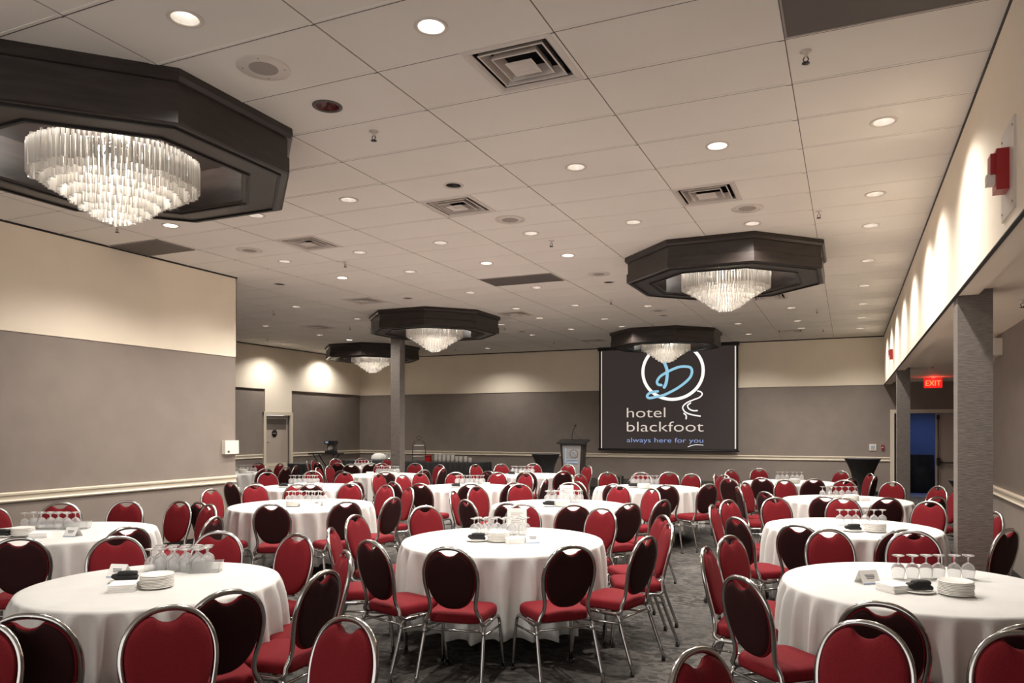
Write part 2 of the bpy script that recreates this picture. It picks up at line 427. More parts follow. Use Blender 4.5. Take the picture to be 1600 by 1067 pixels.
for n, (i, j) in enumerate(GRL):
    x0, y0 = GX+1.22*i+.02, GY+.61*j+.018; x1 = min(x0+1.18, XR-.02)
    t = empty('return_grille', ((x0+x1)/2, y0+.287, CEIL)); hx = (x1-x0)/2
    b = MB().box((-hx, -.287, -.009), (hx, .287, -.004)); b.build('perforated_panel', 'grille_grey', t)
    b = MB()
    for (a, c) in (((-hx, -.29, -.012), (hx, -.278, 0)), ((-hx, .278, -.012), (hx, .29, 0)), ((-hx, -.29, -.012), (-hx+.012, .29, 0)), ((hx-.012, -.29, -.012), (hx, .29, 0))): b.box(a, c)
    b.build('frame', 'speaker_grey', t)
    tag(t, 'dark perforated rectangular ceiling panel '+['at the top right edge of the photo', 'above the near left wall', 'mid-ceiling, left of the right-hand chandelier'][n], 'ceiling grille', 'dark perforated ceiling panels')

# ------------------------------------------------------------------ sprinklers
proto = None
def sprinkler(x, y, z, lab):
    global proto
    if proto is None:
        t = empty('fire_sprinkler')
        MB().lathe([(.036, 0), (.036, -.003), (.012, -.008), (.010, -.03), (.014, -.036), (0, -.036)], 14).build('escutcheon', 'white_metal', t)
        q = MB()
        for s in (-1, 1): q.tube([(s*.008, 0, -.034), (s*.016, 0, -.05), (s*.004, 0, -.07)], .0035, 6)
        q.lathe([(.0, -.068), (.022, -.070), (.024, -.074), (0, -.075)], 12)
        q.build('deflector', 'black_plastic', t)
        proto = record(t); t.location = (x, y, z); o = t
    else: o = copy_tree(proto, (x, y, z))
    tag(o, lab, 'sprinkler', 'ceiling sprinklers')
spl = ['near one, left of the large air vent', 'near right one beside the dark perforated panel', 'in the centre of the mid ceiling', 'near the right wall, before the right-hand chandelier', 'left of centre, above the wall corner side', 'between the middle and right-hand chandeliers, farther back', 'just beyond the right-hand chandelier at its right', 'behind the right-hand chandelier, near the screen', 'far right, close to the back wall', 'far, left of the screen top', 'far left of the middle chandelier', 'far left, above the farthest chandelier', 'farthest left, by the side wall', 'far, right of the middle chandelier', 'farthest, between the farthest chandelier and back wall', 'below the big near left chandelier, above the left wall']
for (x, y), l in zip(SPR, spl): sprinkler(x, y, CEIL, 'small pendent ceiling sprinkler '+l)
sprinkler(1.35, 14.6, ACE, 'small sprinkler in the low cream alcove ceiling, the farther one')
sprinkler(1.4, 7.6, ACE, 'small sprinkler in the low cream alcove ceiling, the nearer one at the right edge')

# ------------------------------------------------------------------ octagonal soffits and their chandeliers
def octo(a, z):
    r = a/math.cos(PI/8)
    return [(r*math.cos(PI/8+k*PI/4), r*math.sin(PI/8+k*PI/4), z) for k in range(8)]
OCT = [(-5.16, 3.94), (-1.52, 10.09), (-7.83, 13.12), (-4.04, 17.5), (-12.42, 17.4)]
ola = ['big near left', 'right-hand', 'middle', 'far screen-side', 'farthest left']
s0 = empty('octagonal_soffit')
MB().rings([octo(1.21, 0), octo(1.21, -.22), octo(1.225, -.225), octo(1.225, -.34), octo(1.21, -.35), octo(.90, -.35), octo(.885, -.335)], False, False, False).build('body', 'dark_wood', s0)
MB().rings([octo(1.245, 0), octo(1.25, -.05), octo(1.232, -.075), octo(1.211, -.08)], False, False, False).build('crown_moulding', 'dark_wood', s0)
MB().rings([octo(.885, -.335), octo(.885, -.02)], False, True, False).build('inner_lining', 'dark_wood', s0)
for a in (1.165, .945):
    MB().rings([octo(a, -.35), octo(a, -.362), octo(a-.022, -.362), octo(a-.022, -.35)], False, False, False).build('bead_moulding', 'groove_and_shade', s0)
srec = record(s0)
c0 = empty('crystal_chandelier')
MB().lathe([(.0, -.02), (.12, -.02), (.12, -.05), (.06, -.07), (0, -.07)], 24).build('ceiling_canopy', 'dull_steel', c0)
TI = [(.57, -.42), (.51, -.45), (.45, -.49), (.38, -.53), (.31, -.58), (.245, -.63), (.18, -.67), (.11, -.71)]
RL = .21
for r_, zb in TI[:6:2]:
    MB().tube([(r_*math.cos(k*PI/12), r_*math.sin(k*PI/12), zb+RL) for k in range(24)], .006, 6, True).build('frame_ring', 'chrome', c0)
q = MB()
for k in range(4): q.tube([(0, 0, -.06), (.5*math.cos(k*PI/2), .5*math.sin(k*PI/2), -.22)], .005, 6)
q.tube([(0, 0, -.06), (0, 0, -.54)], .007, 6)
q.build('hanging_frame', 'chrome', c0)
for k in range(6):
    T = Matrix.Translation((.26*math.cos(k*PI/3), .26*math.sin(k*PI/3), -.24))
    MB().lathe([(0, .03), (.02, .02), (.028, 0), (.02, -.02), (0, -.03)], 12, T=T).build('bulb', 'chandelier_bulb', c0)
def rod(mb, x, y, z, a, T=None):
    n = 5; v = []
    for zz in (z, z+RL):
        for i in range(n): v.append((x+.0125*math.cos(a+2*PI*i/n), y+.0125*math.sin(a+2*PI*i/n), zz))
    mb.add(v, [(i, (i+1) % n, n+(i+1) % n, n+i) for i in range(n)]+[tuple(range(n-1, -1, -1))], False)
stuff = MB(); rodmesh = None
for ti, (r_, zb) in enumerate(TI):
    n = 100 if ti == 0 else int(2*PI*r_/.034)
    for k in range(n):
        a = 2*PI*k/n+ti*.1; x, y = r_*math.cos(a), r_*math.sin(a); dz = R.uniform(-.012, .012)
        if ti == 0:
            if rodmesh is None:
                q = MB(); rod(q, 0, 0, 0, 0); o = q.build('crystal_rod', 'crystal', c0); rodmesh = o
            else: o = rodmesh.copy(); col.objects.link(o); o.parent = c0
            o.location = (x, y, zb+dz); o.rotation_euler = (0, 0, R.uniform(0, 2))
        else: rod(stuff, x, y, zb+dz, R.uniform(0, 2))
so = stuff.build('crystal_rods', 'crystal', c0); so['kind'] = 'stuff'
crec = record(c0)
for n, (x, y) in enumerate(OCT):
    if n == 0: s, c = s0, c0; s.location = c.location = (x, y, CEIL)
    else: s = copy_tree(srec, (x, y, CEIL)); c = copy_tree(crec, (x, y, CEIL))
    where = ['cut by the left edge of the photo', 'the largest on the right side', 'above the brown column', 'partly in front of the screen', 'behind the brown column'][n]
    tag(s, 'dark octagonal surround of the %s chandelier' % ola[n], 'ceiling surround', 'octagonal ceiling surrounds')
    tag(c, 'tiered glass rod chandelier, %s one, %s' % (ola[n], where), 'chandelier', 'tiered glass rod chandeliers')
    L = bpy.data.lights.new('chandelier_lamp', 'POINT'); L.energy = CH_W; L.shadow_soft_size = .16; L.color = (1, .95, .88)
    lo = bpy.data.objects.new('chandelier_lamp', L); col.objects.link(lo); lo.parent = c; lo.location = (0, 0, -.25)

# ------------------------------------------------------------------ columns
for (x0, x1, y0, y1, top, lab) in ((.82, 1.07, 6.9, 7.15, ACE, 'square grey grasscloth column at the right, nearest the camera'),
    (.83, 1.05, 15.3, 15.55, ACE, 'square grey grasscloth column at the right, farther one by the exit doors'),
    (-9.19, -8.96, 13.55, 13.75, CEIL, 'slim square brown-grey column standing free under the middle chandelier')):
    t = empty('column', ((x0+x1)/2, (y0+y1)/2, 0)); hx, hy_ = (x1-x0)/2, (y1-y0)/2
    MB().box((-hx, -hy_, .1), (hx, hy_, top)).build('shaft', 'grasscloth', t)
    MB().box((-hx-.008, -hy_-.008, 0), (hx+.008, hy_+.008, .1)).build('base', 'black_plastic', t)
    tag(t, lab, 'column')

# ------------------------------------------------------------------ left door
d = empty('door_1', (XF, 16.32, 0)); struct(d, 'pale grey service door in the far left wall')
MB().box((-.09, -.47, .0), (-.05, .47, 2.02)).build('door_leaf', 'door_paint', d)
b = MB(); b.box((-.02, -.58, 0), (.05, -.48, 2.10)); b.box((-.02, .48, 0), (.05, .58, 2.10)); b.box((-.02, -.58, 2.03), (.052, .58, 2.12)); b.build('door_frame', 'trim_cream', d)
MB().box((-.049, -.44, 1.63), (-.045, .40, 1.93)).build('upper_panel', 'door_dark', d)
T = Matrix.Translation((-.045, -.07, 1.52)) @ Matrix.Rotation(PI/2, 4, 'Y')
MB().lathe([(0, .008), (.10, .008), (.105, .004), (.105, 0), (0, 0)], 28, T=T).build('round_sign', 'black_plastic', d)
MB().box((-.036, -.14, 1.512), (-.034, 0, 1.530)).build('sign_mark', 'speaker_grey', d)
b = MB(); b.tube([(-.05, -.42, 1.27), (0, -.42, 1.27), (.0, -.33, 1.27)], .011, 8); o = b.build('door_handle', 'chrome', d)
MB().box((-.05, -.46, .71), (-.04, -.38, 1.09)).build('push_plate', 'door_dark', d)
b = MB().box((-.05, -.42, .15), (-.042, .42, .68))
for k in range(9): b.box((-.044, -.38, .2+k*.05), (-.034, .38, .215+k*.05))
b.build('vent_louver', 'trim_cream', d)

# ------------------------------------------------------------------ exit doors and corridor behind
d = empty('door_2', (1.93, YB, 0)); struct(d, 'double exit doors in the back wall, left leaf open to a blue-lit corridor')
b = MB(); b.box((-.99, -.03, 0), (-.90, .16, 2.03)); b.box((.90, -.03, 0), (.99, .16, 2.03)); b.box((-.99, -.03, 2.03), (.99, .16, 2.12)); b.build('door_frame', 'trim_cream', d)
rl = MB().box((.0, .04, .01), (.895, .085, 2.02)).build('door_leaf', 'door_paint', d)
MB().tube([(.05, 0, .05), (.05, 0, 1.98)], .012, 8).build('vertical_rod', 'brass_dark', rl)
b = MB().tube([(.06, -.03, .84), (.86, -.03, .84)], .018, 8); b.box((.02, -.05, .77), (.09, .04, .95)); b.box((.80, -.05, .79), (.86, .04, .89)); b.build('push_bar', 'black_plastic', rl)
MB().box((.02, -.03, 1.88), (.08, .04, 1.98)).build('latch_box', 'black_plastic', rl)
MB().box((.55, -.05, 1.90), (.85, .04, 1.97)).build('door_closer', 'black_plastic', rl)
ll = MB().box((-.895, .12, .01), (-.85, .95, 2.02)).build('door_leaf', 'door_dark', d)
MB().tube([(-.84, .2, .84), (-.84, .9, .84)], .015, 8).build('push_bar', 'black_plastic', ll)
struct(boxes('floor_corridor', 'corridor_floor', [((-.5, YB, -.1), (4.5, 25.2, 0))]))
struct(boxes('wall_corridor', 'corridor_blue', [((-.5, 25, 0), (4.5, 25.2, 2.9)), ((-.6, YB+.15, 0), (-.5, 25.2, 2.9)), ((4.5, YB+.15, 0), (4.6, 25.2, 2.9))]))
struct(boxes('ceiling_corridor', 'paint_grey', [((-.6, YB+.15, 2.9), (4.6, 25.2, 3.0))]))
for (x, y, e) in ((1.5, 21.0, 18), (1.9, 23.6, 34)):  # unseen lamps added to light the doorway floor and corridor wall blue
    L = bpy.data.lights.new('unseen_corridor_lamp', 'SPOT'); L.energy = e; L.spot_size = math.radians(130); L.spot_blend = .6; L.color = (.38, .52, 1); L.shadow_soft_size = .08
    t = empty('unseen_corridor_downlight', (x, y, 2.9))
    MB().lathe([(.0, -.012), (.09, -.012), (.10, 0)], 20).build('lens', 'corridor_blue', t)
    lo = bpy.data.objects.new('unseen_corridor_lamp', L); col.objects.link(lo); lo.parent = t; lo.location = (0, 0, -.02)
    tag(t, 'unseen blue ceiling lamp added in the corridor beyond the open exit door, the %s one' % ('nearer' if y < 22 else 'farther'), 'ceiling light')
def drape(name, x0, x1, y0, y1, h, lab, cat='table', seed=0):
    rr = random.Random(seed); t = empty(name, ((x0+x1)/2, (y0+y1)/2, 0)); hx, hy_ = (x1-x0)/2, (y1-y0)/2
    per = []
    for a, c in (((-hx, -hy_), (hx, -hy_)), ((hx, -hy_), (hx, hy_)), ((hx, hy_), (-hx, hy_)), ((-hx, hy_), (-hx, -hy_))):
        L_ = math.hypot(c[0]-a[0], c[1]-a[1]); n = max(4, int(L_/.035))
        for k in range(n): per.append((a[0]+(c[0]-a[0])*k/n, a[1]+(c[1]-a[1])*k/n, (c[1]-a[1])/L_, -(c[0]-a[0])/L_))
    rs = []
    for z, f in ((h, 0), (h-.01, .25), (h*.6, .7), (.01, 1)):
        rs.append([(p[0]+p[2]*f*.02*(1+math.sin(i*1.3+seed)), p[1]+p[3]*f*.02*(1+math.sin(i*1.3+seed)), z) for i, p in enumerate(per)])
    MB().rings(rs, True, True, True).build('draped_cloth', 'black_cloth', t)
    b = MB(); b.box((-hx+.02, -hy_+.02, h-.03), (hx-.02, hy_-.02, h-.004)); b.build('tabletop', 'table_top', t)
    tag(t, lab, cat)
    return t
drape('draped_table', 1.12, 2.0, 21.3, 21.9, .98, 'tall black draped table standing in the corridor beyond the open exit door', seed=4)

# ------------------------------------------------------------------ exit sign
t = empty('exit_sign', (1.72, 18.5, 2.79), -.35+.402)
MB().box((-.03, -.02, -.02), (.03, .02, 0)).build('mount', 'white_metal', t)
MB().box((-.18, -.035, -.23), (.18, .035, -.02)).build('housing', 'exit_red', t)
text_mesh('letters', 'EXIT', .17, 'exit_letter', (-.15, -.038, -.185), (PI/2, 0, 0), .30, t, .002)
L = bpy.data.lights.new('exit_lamp', 'POINT'); L.energy = 2.2; L.color = (1, .05, .03); L.shadow_soft_size = .08
lo = bpy.data.objects.new('exit_lamp', L); col.objects.link(lo); lo.parent = t; lo.location = (0, -.12, -.1)
tag(t, 'glowing red EXIT sign hanging from the low ceiling before the double doors', 'sign')

# ------------------------------------------------------------------ wall fittings
def fire_alarm(x, y, z, s, lab, plate=True):
    t = empty('fire_alarm', (x, y, z))
    if plate:
        MB().box((-.012, -.17, -.24), (0, .17, .24)).build('back_plate', 'white_metal', t)
        b = MB()
        for yy in (-.14, .14):
            for zz in (-.2, .2): b.lathe([(0, .016), (.007, .016), (.007, 0)], 8, T=Matrix.Translation((0, yy, zz)) @ Matrix.Rotation(-PI/2, 4, 'Y'))
        b.build('screw', 'dull_steel', t)
    b = MB().box((-.06*s-.012, -.06*s, -.11*s), (-.012, .06*s, .11*s)); b.box((-.085*s-.012, -.045*s, -.02*s), (-.05*s, .045*s, .09*s)); b.build('housing', 'red_plastic', t)
    MB().box((-.10*s-.012, -.03*s, -.07*s), (-.055*s-.012, .03*s, -.015*s)).build('strobe_lens', 'white_plastic', t)
    tag(t, lab, 'fire alarm')
fire_alarm(XR, 4.66, 3.05, 1, 'red fire alarm strobe on a plate, high on the right cream wall')
fire_alarm(XR, 15.9, 3.1, .9, 'small red fire alarm strobe far along the right cream wall', False)
t = empty('emergency_light', (XA, 10.35, 2.62))
MB().box((-.09, -.19, -.09), (0, .19, .11)).build('battery_box', 'white_plastic', t)
for s in (-1, 1):
    T = Matrix.Translation((-.09, s*.09, -.13)) @ Matrix.Rotation(-PI/2-.3*s, 4, 'Y')
    MB().lathe([(0, -.03), (.035, -.02), (.05, .02), (.055, .05), (0, .045)], 18, T=T).build('lamp_head', 'white_plastic', t)
tag(t, 'white twin-head emergency light on the alcove wall right of the near column', 'emergency light')
t = empty('wall_panel', (.55, YB, 1.19))
MB().box((-.08, -.02, -.08), (.08, 0, .08)).build('plate', 'white_plastic', t)
MB().box((-.045, -.026, -.01), (.045, -.02, .04)).build('display', 'pale_blue', t)
b = MB()
for k in range(3): b.box((-.04+k*.03, -.026, -.05), (-.02+k*.03, -.02, -.03))
b.build('button', 'dull_steel', t)
tag(t, 'small square white control panel on the back wall right of the screen', 'control panel')
t = empty('pull_station', (.77, YB, 1.19)); MB().box((-.03, -.04, -.06), (.03, 0, .06)).build('housing', 'red_plastic', t)
MB().box((-.02, -.05, -.01), (.02, -.04, .01)).build('handle', 'white_plastic', t)
tag(t, 'tiny red fire pull box at the right end of the back wall', 'fire pull box')
t = empty('thermostat_cover', (XL, 8.37, 1.38))
MB().box((0, -.13, -.10), (.07, .13, .10)).build('cover', 'white_plastic', t)
MB().box((.07, -.09, -.08), (.073, -.05, -.05)).build('keyhole', 'dull_steel', t)
tag(t, 'square cream wall box at the end of the near left wall above the rail', 'wall box')

# ------------------------------------------------------------------ banquet chairs (x, y, heading in degrees, table)
CH=[(-7.24,4.37,-8,3),(-7.09,4.81,-34,3),(-6.75,5.11,-64,3),(-6.32,5.27,-89,3),(-5.31,4.01,166,3),(-5.43,3.45,136,3),(-6.04,5.83,82,4),(-6.98,6.81,3,4),(-5.2,4.59,-162,3),(-5.87,5.16,-107,3),(-4.08,3.78,-62,2),(-4.42,3.43,-27,2),(-3.18,2.17,120,2),(-2.89,2.69,156,2),(-2.81,3.11,-177,2),(-3.62,3.87,-96,2),(-3,3.48,-130,2),(-3.34,4.62,27,1),(-3.66,5.27,4,1),(-2.86,4.36,73,1),(-2.37,4.33,100,1),(-1.82,4.61,135,1),(-1.55,5.07,165,1),(-1.68,6.1,-141,1),(-1.55,5.66,-155,1),(-3.54,5.98,-33,1),(-2.22,6.38,-108,1),(-2.89,6.41,-73,1),(-3.12,6.95,88,9),(-2.62,7.04,119,9),(-2.25,7.32,144,9),(-2.05,7.73,160,9),(-2.41,8.79,-128,9),(-2.82,9.02,-105,9),(-3.9,8.86,-47,9),(-3.47,9.29,-73,9),(-4.16,8.35,-19,9),(-3.57,7.08,62,9),(-4.09,7.78,12,9),(-4.51,9.41,148,11),(-5.26,12.04,107,15),(-4.82,12.3,137,15),(-4.37,9.99,-176,11),(-5.39,14.06,-98,15),(-4.97,13.78,-125,15),(-6.12,14.28,-66,15),(-6.55,13.86,-41,15),(-5.77,11.86,78,15),(-6.87,13.47,-20,15),(-3.8,11.26,-21,10),(-3.36,10.01,56,10),(-5.01,10.93,-110,11),(-3.62,11.84,-51,10),(-3.2,12.02,-77,10),(-2.81,12.26,-84,10),(-2.46,11.96,-105,10),(-2.88,9.83,84,10),(-2.35,9.92,115,10),(-1.96,10.25,143,10),(-1.75,12.31,-3,8),(-2,11.87,-126,10),(-1.75,13.53,-36,8),(-1.54,11.62,63,8),(-1.15,11.95,75,8),(-1.44,14.09,-66,8),(-0.57,11.96,109,8),(-0.17,12.24,138,8),(-0.27,13.81,-125,8),(0.08,13.32,-157,8),(0.12,12.78,165,8),(-1.06,9.86,21,7),(-1.07,10.4,-20,7),(-0.72,9.29,46,7),(-0.71,11.03,-56,7),(-0.19,9.02,81,7),(0.29,9.06,109,7),(-0.05,11.31,-89,7),(0.46,11.18,-113,7),(0.85,10.67,-145,7),(0.69,9.32,136,7),(0.95,10.21,-166,7),(-0.58,8.14,-55,6),(-0.04,8.38,-87,6),(0.63,8.31,-121,6),(-0.96,7.3,-3,6),(-0.92,7.76,-27,6),(-0.68,6.57,45,6),(-0.28,6.34,72,6),(0.29,6.33,106,6),(0.95,7.59,-161,6),(0.88,6.61,143,6),(-0.56,4.69,-2,5),(-0.52,5.14,-24,5),(-0.31,4.03,46,5),(-0.03,5.63,-66,5),(0.42,5.74,-93,5),(1.12,5.8,172,5),(0.18,3.77,79,5),(0.6,3.6,101,5),(-5.4,5.94,118,4),(-4.99,6.34,150,4),(-4.84,6.8,176,4),(-5.68,7.91,-105,4),(-5.26,7.72,-124,4),(-6.19,8,-75,4),(-6.66,7.69,-47,4),(-7.05,7.45,-27,4),(-5.36,8.9,87,11),(-4.85,9.07,121,11),(-6.02,10.82,-54,11),(-5.48,11.05,-84,11),(-6.36,10.48,-23,11),(-6.36,10.02,-13,11),(-5.8,9.02,68,11),(-7.33,11.57,160,14),(-8.54,13.33,-78,14),(-7.89,13.03,-108,14),(-7.27,12.02,-177,14),(-6.82,10.06,-5,11),(-7.55,10.95,126,14),(-6.86,8.17,130,12),(-7.45,8.04,91,12),(-8.51,10.18,-51,12),(-8.89,9.66,-26,12),(-6.68,8.67,158,12),(-7.85,10.04,-77,12),(-8.28,10.96,89,14),(-9.26,11.93,7,14),(-10.29,10.76,164,13),(-10.3,11.22,-177,13),(-11.26,12.1,-106,13),(-11.74,12.12,-77,13),(-11.16,15.21,-52,16),(-9.65,13.43,131,16),(-9.76,12.98,118,16),(-10.55,15.24,-82,16),(-9.1,13.09,-54,14),(-10.24,13.29,99,16),(-11.44,14.73,-24,16),(-11.36,14.02,14,16),(-10.48,11.64,-158,13),(-11.17,13.59,41,16),(-9.14,11.49,20,14),(-10.69,13.31,74,16),(-7.9,8.07,81,12),(-2.4,2.1,-32,0),(-2.97,1.54,-60,0),(-1.87,2.13,-101,0),(-0.23,2.4,-24,0),(-0.04,2.87,-113,0),(0.63,2.92,-80,0)]
# table: x, y, diameter over the cloth
TB= {1:(-2.56,5.35,1.62),4:(-5.89,6.87,1.63),6:(0.02,7.27,1.5),7:(-0.03,10.01,1.53),8:(-0.9,12.91,1.52),9:(-3.08,7.99,1.61),10:(-2.78,10.86,1.59),11:(-5.37,9.93,1.55),12:(-7.61,9.05,1.55),2:(-3.7,3.07,1.38),3:(-6.26,4.25,1.5),5:(0.37,4.74,1.5),13:(-11.53,11.15,1.5),14:(-8.25,11.94,1.5),15:(-5.54,12.97,1.5),16:(-10.41,14.26,1.5)}
# what stands on each table: plates, napkins, card, black napkin, tray, menu holder, glasses (from, to, rows)
IT= {1:{'p':(-2.55,5.25),'n':(-2.41,5.24),'k':(-2.28,5.3),'b':(-2.72,5.21),'h':(-2.69,5.91),'g':((-2.89,5.49),(-2.52,5.64),2)},2:{'p':(-3.58,2.98),'n':(-3.69,2.86),'k':(-4.05,3.11),'b':(-3.88,3.02),'t':(-3.7,3.43),'g':((-4.02,3.3),(-3.75,3.41),3)},3:{'p':(-6.34,3.98),'n':(-6.13,3.99),'k':(-5.92,4.12),'b':(-6.42,3.87),'t':(-6.33,4.45),'g':((-6.76,4.27),(-6.42,4.41),2)},5:{'k':(0.1,4.67),'n':(0.23,4.51),'b':(0.35,4.53),'p':(0.53,4.53),'g':((0.27,4.88),(0.65,5.05),1)},6:{'p':(0.21,7.01),'b':(0.03,6.98),'g':((-0.08,7.39),(0.29,7.55),1)},4:{'p':(-5.87,6.7),'n':(-5.74,6.76),'k':(-5.62,6.81),'g':((-6.17,6.97),(-5.82,7.12),1)},9:{'p':(-3.03,7.91),'b':(-3.17,7.85),'h':(-3.22,8.56),'g':((-3.35,8.25),(-3.0,8.4),1)},7:{'p':(0.03,9.94),'n':(0.15,9.99),'g':((-0.31,10.26),(0.08,10.42),1)},8:{'p':(-0.81,12.72),'g':((-1.13,13.39),(-0.75,13.55),1)},10:{'p':(-2.81,10.75),'b':(-3.01,10.86),'g':((-3.16,11.42),(-2.82,11.56),1)},11:{'p':(-5.25,9.84),'b':(-5.48,9.81),'k':(-5.06,9.99),'g':((-5.78,10.38),(-5.42,10.53),1)},12:{'p':(-7.6,8.84),'b':(-7.89,8.79),'k':(-7.36,8.95),'g':((-8.23,9.34),(-7.89,9.48),1)},13:{'p':(-11.18,11.3),'n':(-10.89,11.2),'g':((-11.59,11.6),(-11.32,11.72),1)},14:{'p':(-7.86,11.64),'n':(-8.65,12.04),'g':((-8.63,12.27),(-8.29,12.41),1)},15:{'p':(-5.75,12.95),'b':(-5.97,12.85),'g':((-6.17,13.32),(-5.81,13.47),1)},16:{'p':(-10.09,13.85),'g':((-10.71,14.35),(-10.38,14.49),1)}}
TN = {1: 'front centre table', 2: 'front left table', 5: 'front right table', 3: 'left edge table', 4: 'second-row left table', 6: 'second right-hand table',
 7: 'third right-hand table', 8: 'farthest right-hand table', 9: 'second centre table', 10: 'screen-side centre table', 11: 'table right of brown column',
 12: 'third-row left table', 13: 'table by far left door', 14: 'table at brown column foot', 15: 'table near the lectern', 16: 'table before the left buffet'}
def view(x, y):
    d = -(-math.sin(.402))*0+(-math.sin(.402)*x+math.cos(.402)*y); u = math.cos(.402)*x+math.sin(.402)*y
    return u, d
# chair, facing +Y, origin on the floor under the seat centre
def pad(outline, prof):
    # outline: list of (x, y); prof: list of (inset factor, z)
    cx = sum(p[0] for p in outline)/len(outline); cy = sum(p[1] for p in outline)/len(outline)
    rs = []
    for f, z in prof: rs.append([(cx+(p[0]-cx)*f, cy+(p[1]-cy)*f, z) for p in outline])
    return MB().rings(rs, True, True, True)
def rrect(w0, w1, y0, y1, r, n=5):
    # rounded trapezoid: rear half-width w0 at y0, front half-width w1 at y1
    P = []
    for (cx, cy, a0) in ((w1-r, y1-r, 0), (-w1+r, y1-r, 90), (-w0+r, y0+r, 180), (w0-r, y0+r, 270)):
        for k in range(n+1):
            a = math.radians(a0+90*k/n); P.append((cx+r*math.cos(a), cy+r*math.sin(a)))
    return P
def by(z): return -.175-(z-.44)*.20 - max(0, z-.44)*max(0, z-.44)*.05
c = empty('banquet_chair')
pad(rrect(.185, .205, -.185, .185, .075), [(.9, .405), (.99, .410), (1.0, .425), (1.0, .445), (.985, .460), (.93, .471), (.75, .477), (.4, .480), (0.02, .481)]).build('seat', 'red_fabric', c)
half = [(0, .500), (.050, .506), (.095, .530), (.130, .572), (.155, .63), (.166, .695), (.164, .755), (.153, .80), (.128, .840), (.098, .866), (.072, .878), (.056, .876), (.042, .864), (.022, .853), (0, .849)]
hb = [(p.x, p.y) for p in bez([(a, z, 0) for a, z in half], 3)]
ol = hb + [(-a, z) for a, z in reversed(hb[1:-1])]
cz = .68
def backpad(ps):
    rs = []
    for f, off in ps:
        rs.append([(x*f, by(cz+(z-cz)*f)+off, cz+(z-cz)*f) for x, z in ol])
    return MB().rings(rs, True, True, True)
bk = backpad([(.97, -.010), (1, -.002), (1.005, .008), (.985, .018), (.93, .026), (.75, .031), (.4, .033), (.02, .033)])
bk = bk.build('backrest', 'red_fabric', c)
backpad([(.02, -.021), (.5, -.021), (.86, -.019), (.95, -.015), (.965, -.008)]).build('back_panel', 'maroon_fabric', bk)
fh = [(0, .905), (.06, .897), (.115, .868), (.155, .818), (.176, .755), (.179, .69), (.170, .625), (.158, .565), (.153, .52), (.160, .48), (.178, .445)]
side_ = [(a, by(z), z) for a, z in fh]+[(.190, -.178, .415), (.196, -.150, .393), (.197, -.10, .388), (.198, -.04, .388)]
pth = [(-p[0], p[1], p[2]) for p in reversed(side_[1:])]+side_
MB().tube(bez(pth, 3), .0135, 8).build('back_frame', 'chrome', c)
for s in (-1, 1):
    MB().tube(bez([(s*.198, -.02, .392), (s*.199, .11, .392), (s*.200, .155, .385), (s*.203, .18, .355), (s*.207, .19, .30), (s*.222, .222, .012)], 4), .0125, 8).build('leg', 'chrome', c)
    MB().tube(bez([(s*.198, -.02, .392), (s*.197, -.115, .392), (s*.198, -.155, .383), (s*.200, -.178, .352), (s*.203, -.190, .30), (s*.218, -.295, .012)], 4), .0125, 8).build('leg', 'chrome', c)
MB().tube([(-.199, -.170, .36), (.199, -.170, .36)], .008, 6).build('stretcher', 'chrome', c)
for s in (-1, 1): MB().tube([(s*.200, -.183, .335), (s*.206, .188, .315)], .008, 6).build('stretcher', 'chrome', c)
b = MB(); b.box((-.19, .08, .388), (.19, .11, .404)); b.box((-.19, -.12, .388), (.19, -.09, .404)); b.build('seat_frame', 'dull_steel', c)
for lg in [o for o in bpy.data.objects if o.parent == c and o.name.startswith('leg')]:
    me = lg.data; zmin = min(me.vertices, key=lambda v: v.co.z).co
    MB().lathe([(0, 0), (.014, 0), (.014, .02), (.0125, .028)], 10, cx=zmin.x, cy=zmin.y).build('foot_cap', 'rubber', lg)
ch0 = record(c)
secs = ['far', 'far right', 'right', 'near right', 'near', 'near left', 'left', 'far left']
per = {}
for k, (x, y, a, tb) in enumerate(CH):
    o = c if k == 0 else copy_tree(ch0)
    o.location = (x, y, 0); o.rotation_euler = (0, 0, math.radians(a-90))
    fx, fy = math.cos(math.radians(a)), math.sin(math.radians(a)); dd = math.hypot(x, y)
    dot = -(fx*x+fy*y)/dd
    see = 'red-fronted' if dot > .3 else 'dark-backed' if dot < -.25 else 'side-on'
    if tb:
        tu, td = view(TB[tb][0], TB[tb][1]); u, d_ = view(x, y)
        # rotate so that "far" is straight behind the table
        b0 = math.atan2(tu, td); ang = math.atan2(u-tu, d_-td)-b0
        s_ = secs[int(round(math.degrees(ang)/45)) % 8]
        per.setdefault((tb, s_, see), []).append((u/d_, o))
    else: per.setdefault((0, int(k), see), []).append((0, o))
fl = ['chair in front of the front left table, red front facing the camera', 'chair cut by the left edge, bottom left corner', 'chair at the bottom, left of centre, turned left',
      'chair low at the bottom edge beside the aisle', 'chair overlapping the dark-backed one at the front right table', 'chair cut by the bottom right corner']
ow = ['leftmost', 'second from left', 'third from left', 'fourth from left']
fi = 0
for (tb, s_, see), L in per.items():
    L.sort(key=lambda q: q[0])
    for n, (_, o) in enumerate(L):
        if tb == 0:
            tag(o, 'red banquet '+fl[fi], 'chair', 'red and chrome banquet chairs'); fi += 1; continue
        lab = '%s chair, %s side, %s' % (see, s_, TN[tb])
        if len(L) > 1: lab += ', %s of %s' % ((['leftmost', 'rightmost'] if len(L) == 2 else ow)[n], ['two', 'three', 'four'][len(L)-2])
        tag(o, lab, 'chair', 'red and chrome banquet chairs')

